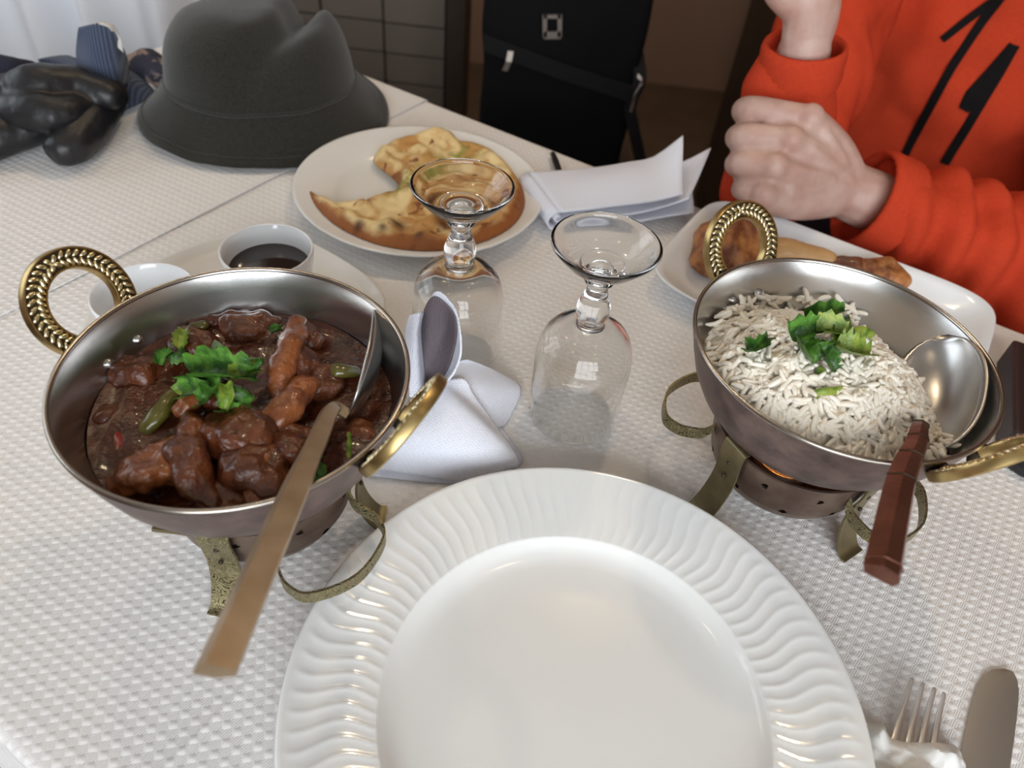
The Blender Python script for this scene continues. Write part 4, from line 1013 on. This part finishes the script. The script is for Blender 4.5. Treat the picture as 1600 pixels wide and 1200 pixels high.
soft('leather_glove', [([(-60, 225, .018), (0, 205, .024), (70, 190, .026)], [.032, .028, .022], .7), ([(160, 150, .030), (138, 190, .026), (112, 222, .022), (102, 230, .021)], [.023, .022, .0195, .0175], .9), ([(60, 185, .026), (110, 180, .027), (150, 160, .028)], [.020, .020, .018], .9)], leather, 'black leather glove underneath with one finger on the cloth', 'glove', seed=2)
soft('navy_cloth', [([(-40, 130, .032), (10, 118, .044), (45, 112, .042)], [.022, .020, .013], .9)], navy_m, 'dark navy cloth bundle behind the black gloves', 'cloth', seed=3)
kb = thing('knitted_hat', at(180, 150, .0055), 'blue grey ribbed knit folded upright beside the felt hat', 'knitwear')
def knit_fold(name, rows, m, th=.005): mk(name, *sheet(bez_grid(rows, 6, 6), th), m, kb)
knit_fold('ribbed_cuff', [[at(126, 125, .040), at(122, 85, .064), at(122, 45, .088)], [at(150, 132, .042), at(148, 85, .068), at(148, 38, .092)], [at(180, 135, .038), at(178, 90, .062), at(172, 45, .086)], [at(198, 128, .030), at(196, 95, .050), at(186, 60, .076)]], knit)
knit_fold('lower_fold', [[at(60, 95, .035), at(100, 105, .030), at(130, 130, .024)], [at(110, 90, .036), at(150, 130, .030), at(165, 178, .008)], [at(140, 105, .038), at(195, 125, .030), at(205, 168, .008)], [at(170, 110, .038), at(215, 120, .022), at(243, 148, .008)]], knit)
knit_fold('patterned_edge', [[at(150, 37, .092), at(160, 34, .093)], [at(168, 42, .089), at(176, 40, .088)], [at(178, 58, .078), at(188, 60, .076)], [at(184, 72, .070), at(193, 82, .066)]], mat('cream_knit', (.62, .60, .55), .9, bump=.4, bs=400), .003)
soft('patterned_scarf', [([(200, 100, .026), (225, 98, .030), (250, 112, .024), (262, 130, .014)], [.010, .017, .017, .012], .8)], pat_m, 'small dark and beige patterned scarf between knit and felt hat', 'scarf', seed=4, amp=.003)

# ------------------------------------------------------------------ person in the orange fleece
P0 = tb(0.90, 0.06, ZF)
per = thing('person', P0, 'person in orange zip fleece sitting with one fist on the table edge', 'person')
def D3(px, py, t): return dep(px, py, t)
body = MB()
shoulder_l = D3(1850, -250, 1.02); shoulder_r = D3(1400, -260, 0.98)
neck = D3(1520, -330, 1.02); head = D3(1505, -520, 1.03)
wrist_l = D3(1328, 300, .675); elbow_l = D3(1750, 482, .735)
wrist_r = D3(1258, 72, .655); elbow_r = D3(1205, 290, .760)
tc_ = D3(1500, 90, .99)
up = np.array([0, 0, 1.0])
def bt(P, R, sq=1.0, n=14, upv=(0, 0, 1)):
    Q = catmull(P, 6); body.add(*tube(Q, np.interp(np.linspace(0, 1, len(Q)), np.linspace(0, 1, len(R)), R), n, upv, sq))
hips = np.array([tc_[0] + .02, tc_[1] + .05, -0.165])
bt([hips, tc_, (shoulder_l + shoulder_r) / 2, neck], [.13, .13, .12, .055])
bt([neck, head - up * .02], [.052, .055])
body.add(*blob(head, (.072, .092, .11), 20, 14)); body.add(*blob(head + np.array([-.03, -.088, -.02]), (.012, .016, .022)))
bt([shoulder_l, elbow_l], [.05, .038]); bt([elbow_l, wrist_l], [.038, .026]); bt([shoulder_r, elbow_r], [.05, .036]); bt([elbow_r, wrist_r], [.036, .0225])
bt([shoulder_l, neck - up * .05, shoulder_r], [.05, .06, .05])
# the fist: MCP knuckles, then bent fingers
mcp = [D3(1262, 188, .640), D3(1232, 222, .632), D3(1206, 264, .632), D3(1190, 308, .640)]
pip = [D3(1178, 172, .648), D3(1166, 214, .640), D3(1162, 256, .640), D3(1166, 296, .648)]
dip = [D3(1166, 178, .682), D3(1156, 218, .674), D3(1154, 258, .672), D3(1162, 296, .676)]
tip_ = [D3(1215, 205, .692), D3(1205, 235, .688), D3(1200, 268, .684), D3(1200, 298, .684)]
for k in range(4):
    r = [.0122, .0122, .0117, .0104][k]
    bt([mcp[k], pip[k], dip[k], tip_[k]], [r * 1.08, r, r * .92, r * .85], 1.0, 12)
    bt([wrist_l + (mcp[k] - wrist_l) * .05, (wrist_l + mcp[k]) / 2 + (mcp[k] - sum(mcp) / 4) * .15, mcp[k]], [.021, .018, .0142], 1.0, 12)
    body.add(*blob(mcp[k] + np.array([0, -.004, .004]), .0125))
bt([wrist_l, D3(1250, 250, .668), D3(1205, 220, .70), D3(1180, 215, .712)], [.020, .018, .013, .010])   # thumb folded behind
body.add(*blob(D3(1262, 262, .660), (.034, .034, .024), 16, 10, frame(-cF)))
# tendons and veins on the back of the hand
for k in range(4): bt([wrist_l + (mcp[k] - wrist_l) * .35 - cF * .019, wrist_l + (mcp[k] - wrist_l) * .75 - cF * .016], [.0035, .004], 1.0, 8)
# the other hand, raised: heel of the hand, palm and curled fingers
hp_ = D3(1268, 20, .640); palm = D3(1264, -45, .628)
bt([wrist_r, hp_, palm], [.0225, .027, .031], .8)
for k in range(4):
    a = D3(1238 + k * 22, -100, .622 - .004 * k); bt([palm, a, D3(1225 + k * 20, -130, .600), D3(1225 + k * 20, -105, .588)], [.015, .0115, .0105, .009], 1.0, 10)
bt([hp_, D3(1228, -5, .625), D3(1210, -18, .615)], [.020, .0145, .011])
e1v = np.array([*E1, 0]); e2v = np.array([*E2, 0]); legs_ = []
for sd_ in (-1, 1):
    h0 = hips + e2v * sd_ * .07 - up * .03; kn_ = hips + e2v * sd_ * .12 - e1v * .32 - up * .02; an_ = np.array([kn_[0], kn_[1], ZF + .08]); legs_.append((h0, kn_, an_))
    bt([h0, kn_], [.075, .055]); bt([kn_, an_], [.055, .036]); bt([an_, an_ - e1v * .11 - up * .04], [.036, .03])
V, F, N = remesh(*body.get(), .0026, 2)
mk('body', V, F, skin_m, per)
tr = MB()
for h0, kn_, an_ in legs_:
    tr.add(*tube([h0, (h0 + kn_) / 2, kn_], [.092, .08, .066], 16)); tr.add(*tube([kn_, (kn_ + an_) / 2, an_ + up * .02], [.066, .058, .05], 16))
V, F, N = remesh(*tr.get(), .008, 4); mk('trousers', V, F, navy_m, per)
# hair cap
hv, hf = blob(head + np.array([.004, .016, .022]), (.078, .092, .105), 22, 14); hb = MB(); hb.add(hv, hf)
V, F, N = remesh(hv, hf, .006, 2); mk('hair', lump(V, N, .006, 30, 2), F, hair_m, per)
# eyes and mouth out of frame but part of the figure
for s in (-1, 1): mk('eye', *blob(head + np.array([-.028 + s * .03, -.082, .012]), .010, 12, 8), white_porc, per)
# fleece: shell over torso, arms; cuffs
jk = MB()
def jt(P, R, sq=1.0, n=18, cap=True):
    Q = catmull(P, 6); jk.add(*tube(Q, np.interp(np.linspace(0, 1, len(Q)), np.linspace(0, 1, len(R)), R), n, (0, 0, 1), sq, cap, False))
T0 = frame(up, np.array([*E2, 0]))
jk.add(*blob(tc_ + np.array([.0, .0, -.05]), (.205, .150, .30), 28, 18, T0)); jk.add(*blob(tc_ + np.array([.01, -.015, -.13]), (.195, .160, .15), 28, 18, T0))
jt([shoulder_l, elbow_l], [.085, .072]); jk.add(*blob(elbow_l, .072, 18, 12)); jt([elbow_l, elbow_l + (wrist_l - elbow_l) * .5, wrist_l + (elbow_l - wrist_l) * .075], [.072, .060, .044])
jt([shoulder_r, elbow_r], [.085, .052]); jk.add(*blob(elbow_r, .050, 18, 12)); jt([elbow_r, elbow_r + (wrist_r - elbow_r) * .5, wrist_r + (elbow_r - wrist_r) * .08], [.050, .044, .036])
jt([shoulder_l, neck - up * .07, shoulder_r], [.085, .085, .085])
V, F, N = remesh(*jk.get(), .0055, 5)
Vn = V.copy()
for i in range(len(V)):
    p = V[i]; h = nz(p, 11, 3) * .012 + nz(p, 24, 8) * .006 - .010 * max(0, .35 - abs(nz(p * np.array([1.0, .6, .8]), 17, 11))) * (p[2] < .35)
    rel = p - wrist_l; ax_ = nrm(elbow_l - wrist_l); al = rel @ ax_; off = np.linalg.norm(rel - ax_ * al)
    if .02 < al < .26 and off < .085:
        h += .0065 * math.sin(al * 150 + 2.2 * nz(p, 16, 21) + (rel @ np.array([.3, .2, 1.0])) * 55) * min(1, (al - .02) / .03)
    Vn[i] = p + N[i] * h
V = Vn
keepv = np.ones(len(V), bool)
ja = mk('fleece_jacket', V, F, orange_m, per)
def cuff(wr, el, r0, off):
    d = nrm(wr - el); c0 = wr + (el - wr) * off; A = frame(d); V = []; F = []; n = 60; prof = [(-.022, r0 * 1.04), (-.016, r0 * 1.07), (-.006, r0 * 1.05), (.004, r0 * 1.06), (.010, r0 * 1.02), (.011, r0 * .95), (.006, r0 * .90), (-.015, r0 * .88)]
    for h, r in prof:
        for k in range(n):
            a = 2 * PI * k / n; rr = r * (1 + .022 * abs(math.sin(a * 15))); V.append(c0 + d * h + (A[0] * math.cos(a) + A[1] * math.sin(a)) * rr)
    for i in range(len(prof) - 1):
        for k in range(n): F.append((i * n + k, i * n + (k + 1) % n, (i + 1) * n + (k + 1) % n, (i + 1) * n + k))
    o = mk('cuff', V, F, orange_m, ja); o.parent = ja
cuff(wrist_l, elbow_l, .043, .075); cuff(wrist_r, elbow_r, .0345, .06)
# zips laid on the fleece: project pixels onto the jacket mesh
from mathutils.bvhtree import BVHTree
bv = BVHTree.FromPolygons([tuple(p) for p in V], F)
def onj(px, py):
    d = nrm(cF + (px - 800) / FPX * cR - (py - 600) / FPX * cU); h = bv.ray_cast(Vector((0, 0, HC)), Vector(d))
    return (np.array(h[0]), np.array(h[1])) if h[0] is not None else None
def zipstrip(name, pts, wid):
    Q = catmull([np.array([x, y, 0]) for x, y in pts], 6); hits = []; ww = []
    W = np.interp(np.linspace(0, 1, len(Q)), np.linspace(0, 1, len(wid)), wid)
    for q, wq in zip(Q, W):
        h = onj(q[0], q[1])
        if h is not None: hits.append(h); ww.append(wq)
    if len(hits) < 3: return
    Pp = np.array([h[0] + h[1] * .0015 for h in hits]); Nn = np.array([h[1] for h in hits])
    for _ in range(3): Pp[1:-1] = (Pp[:-2] + 2 * Pp[1:-1] + Pp[2:]) / 4; Nn[1:-1] = (Nn[:-2] + 2 * Nn[1:-1] + Nn[2:]) / 4
    T = np.gradient(Pp, axis=0); Wd = np.cross(T, Nn)
    o = mk(name, *ribbon(Pp, Wd, np.array(ww), .0025), zip_m, ja, smooth=False); o.parent = ja; o['label'] = 'black zip'
zipstrip('front_zip', [(1660, -150), (1612, -78), (1570, -12), (1530, 40), (1490, 100), (1455, 165), (1425, 220), (1413, 244)], [.010] * 8)
zipstrip('pocket_zip', [(1585, 70), (1560, 115), (1530, 165), (1500, 215), (1485, 240), (1476, 256)], [.011] * 6)
zipstrip('zip_flap', [(1555, 0), (1515, 28), (1472, 62)], [.009, .009, .008])
zipstrip('zip_pull', [(1585, 70), (1550, 115), (1522, 150), (1505, 172)], [.012, .016, .022, .012])

# ------------------------------------------------------------------ chair of the person, bench, bag
def simple_chair(c, label):
    t = thing('dining_chair', (c[0], c[1], ZF), label, 'chair'); zs = ZF + .45
    ax = np.array([[E2[0], E2[1], 0], [E1[0], E1[1], 0], [0, 0, 1]])
    q = lambda u, v, z: np.array([c[0], c[1], 0]) + np.array([*(E2 * u + E1 * v), z])
    mk('seat', *boxm(q(0, 0, zs - .025), (.44, .42, .05), ax), darkwood, t, smooth=False)
    for u in (-.19, .19):
        for v in (-.18, .18): mk('leg', *boxm(q(u, v, (ZF + zs - .05) / 2), (.035, .035, .40), ax), darkwood, t, smooth=False)
    mk('backrest', *boxm(q(0, .225, zs + .22), (.42, .03, .46), ax), darkwood, t, smooth=False)
simple_chair((hips[0], hips[1]), 'dark wooden chair under the person in orange')
bn = thing('bench', (0.02, 1.23, ZF), 'dark wooden bench carrying the black backpack', 'bench')
mk('seat', *boxm((0.02, 1.23, -.315), (.30, .30, .04)), darkwood, bn, smooth=False)
for x in (-.10, .14): mk('leg', *boxm((x, 1.23, (ZF - .335) / 2), (.05, .28, -.335 - ZF)), darkwood, bn, smooth=False)
bgp = thing('backpack', (0.02, 1.2, -.295), 'black nylon backpack with square buckle behind the table', 'bag')
b = MB(); b.add(*boxm((0.0165, 1.20, -.02), (.235, .17, .55)))
V, F, N = remesh(*b.get(), .012, 7); V = lump(V, N, .006, 9, 2); V[:, 2] = np.maximum(V[:, 2], -.2945)
mk('body', V, F, bag_m, bgp)
def by(px, py, Y):
    d = cF + (px - 800) / FPX * cR - (py - 600) / FPX * cU; return np.array([0, 0, HC]) + d * (Y / d[1])
YB = 1.107
z1, z2 = by(756, 66, YB), by(998, 150, YB)
mk('zip_band', *ribbon([z1, (z1 + z2) / 2 + np.array([0, -.006, 0]), z2], (0, 0, 1), .024, .006), bag_trim, bgp, smooth=False)
pc = by(863, 40, YB - .004); b = MB()
axb = frame((0, -1, 0), (1, 0, .12))
for u, v, su, sv in ((-1, 0, .006, .030), (1, 0, .006, .030), (0, 1, .024, .005), (0, -1, .024, .010)): b.add(*boxm(pc + axb[0] * u * .0105 + axb[1] * v * .0125, (su, sv, .005), axb))
mk('buckle', *b.get(), dull_metal, bgp, smooth=False)
mk('zip_pull', *ribbon([by(798, 80, YB - .008), by(795, 96, YB - .012), by(789, 110, YB - .012)], (1, 0, 0), .008, .004), dull_metal, bgp, smooth=False)
mk('side_strap', *ribbon(catmull([by(995, 80, YB + .03), by(1000, 125, YB), by(985, 165, YB), by(990, 200, YB), by(1003, 260, YB)], 5), (1, 0, .2), .018, .005), bag_trim, bgp, smooth=False)
mk('strap_buckle', *ribbon(catmull([by(996, 118, YB - .01), by(1003, 128, YB - .012), by(992, 150, YB - .012), by(986, 172, YB - .012)], 4), (0, 0.3, 1), .006, .004), dull_metal, bgp, smooth=False)

# ------------------------------------------------------------------ white drape beyond the left table
cu = []
for i in range(121):
    s = i / 120; row = []
    for j in range(14):
        q = j / 13; x = -1.30 + .80 * s; y = 1.12 + .035 * math.sin(s * 46 + .6 * math.sin(s * 17)) * (.6 + .4 * q) + .012 * math.sin(s * 21)
        row.append((x - .06 * q * (s > .9) * (s - .9) * 10, y, .62 - 1.30 * q))
    cu.append(row)
o = mk('white_curtain', *sheet(np.array(cu), .0015), curtain_m, origin=(-.9, 1.12, -.68)); tag(o, 'white hanging curtain with soft folds beyond the gloves', 'curtain')
crl = mk('curtain_rail', *tube([(-1.36, 1.12, .632), (-.9, 1.12, .632), (-.46, 1.12, .632)], .012, 12), darkwood, o); crl.parent = o

# ------------------------------------------------------------------ things at the right edge of the table
cs = thing('spectacle_case', at(1640, 590, .0006), 'dark brown textured case at the right edge of the table', 'case')
c0 = at(1572, 545, .016); c1 = at(1572, 690, .016); dl = nrm(c1 - c0); rt_ = nrm(np.cross(dl, up)); rt_ = -rt_ if rt_[0] < 0 else rt_
L_ = np.linalg.norm(c1 - c0); cc = (c0 + c1) / 2 + rt_ * .035; cc[2] = .0138
axc = np.array([rt_, dl, np.cross(rt_, dl)])
b = MB(); b.add(*boxm(cc, (.062, L_, .024), axc)); V, F, N = remesh(*b.get(), .0022, 6); mk('lid', V, F, case_m, cs)
b = MB(); b.add(*boxm(cc - rt_ * .029, (.012, L_ * 1.01, .025), axc)); V, F, N = remesh(*b.get(), .0018, 5); mk('spine', V, F, case_d, cs)
lc = at(1612, 712, .006)
o = thing('lens_cap', (lc[0], lc[1], .0008), 'round black glossy cap in front of the brown case', 'cap')
mk('disc', *lathe([(0, .001), (.019, .001), (.021, .0035), (.021, .0095), (.0195, .0115), (.016, .0105), (0, .0100)], 48, lc[:2]), blackgloss, o)
mk('grip_ring', *lathe([(.0135, .0106), (.0145, .0122), (.0155, .0106)], 48, lc[:2]), dull_metal, o)
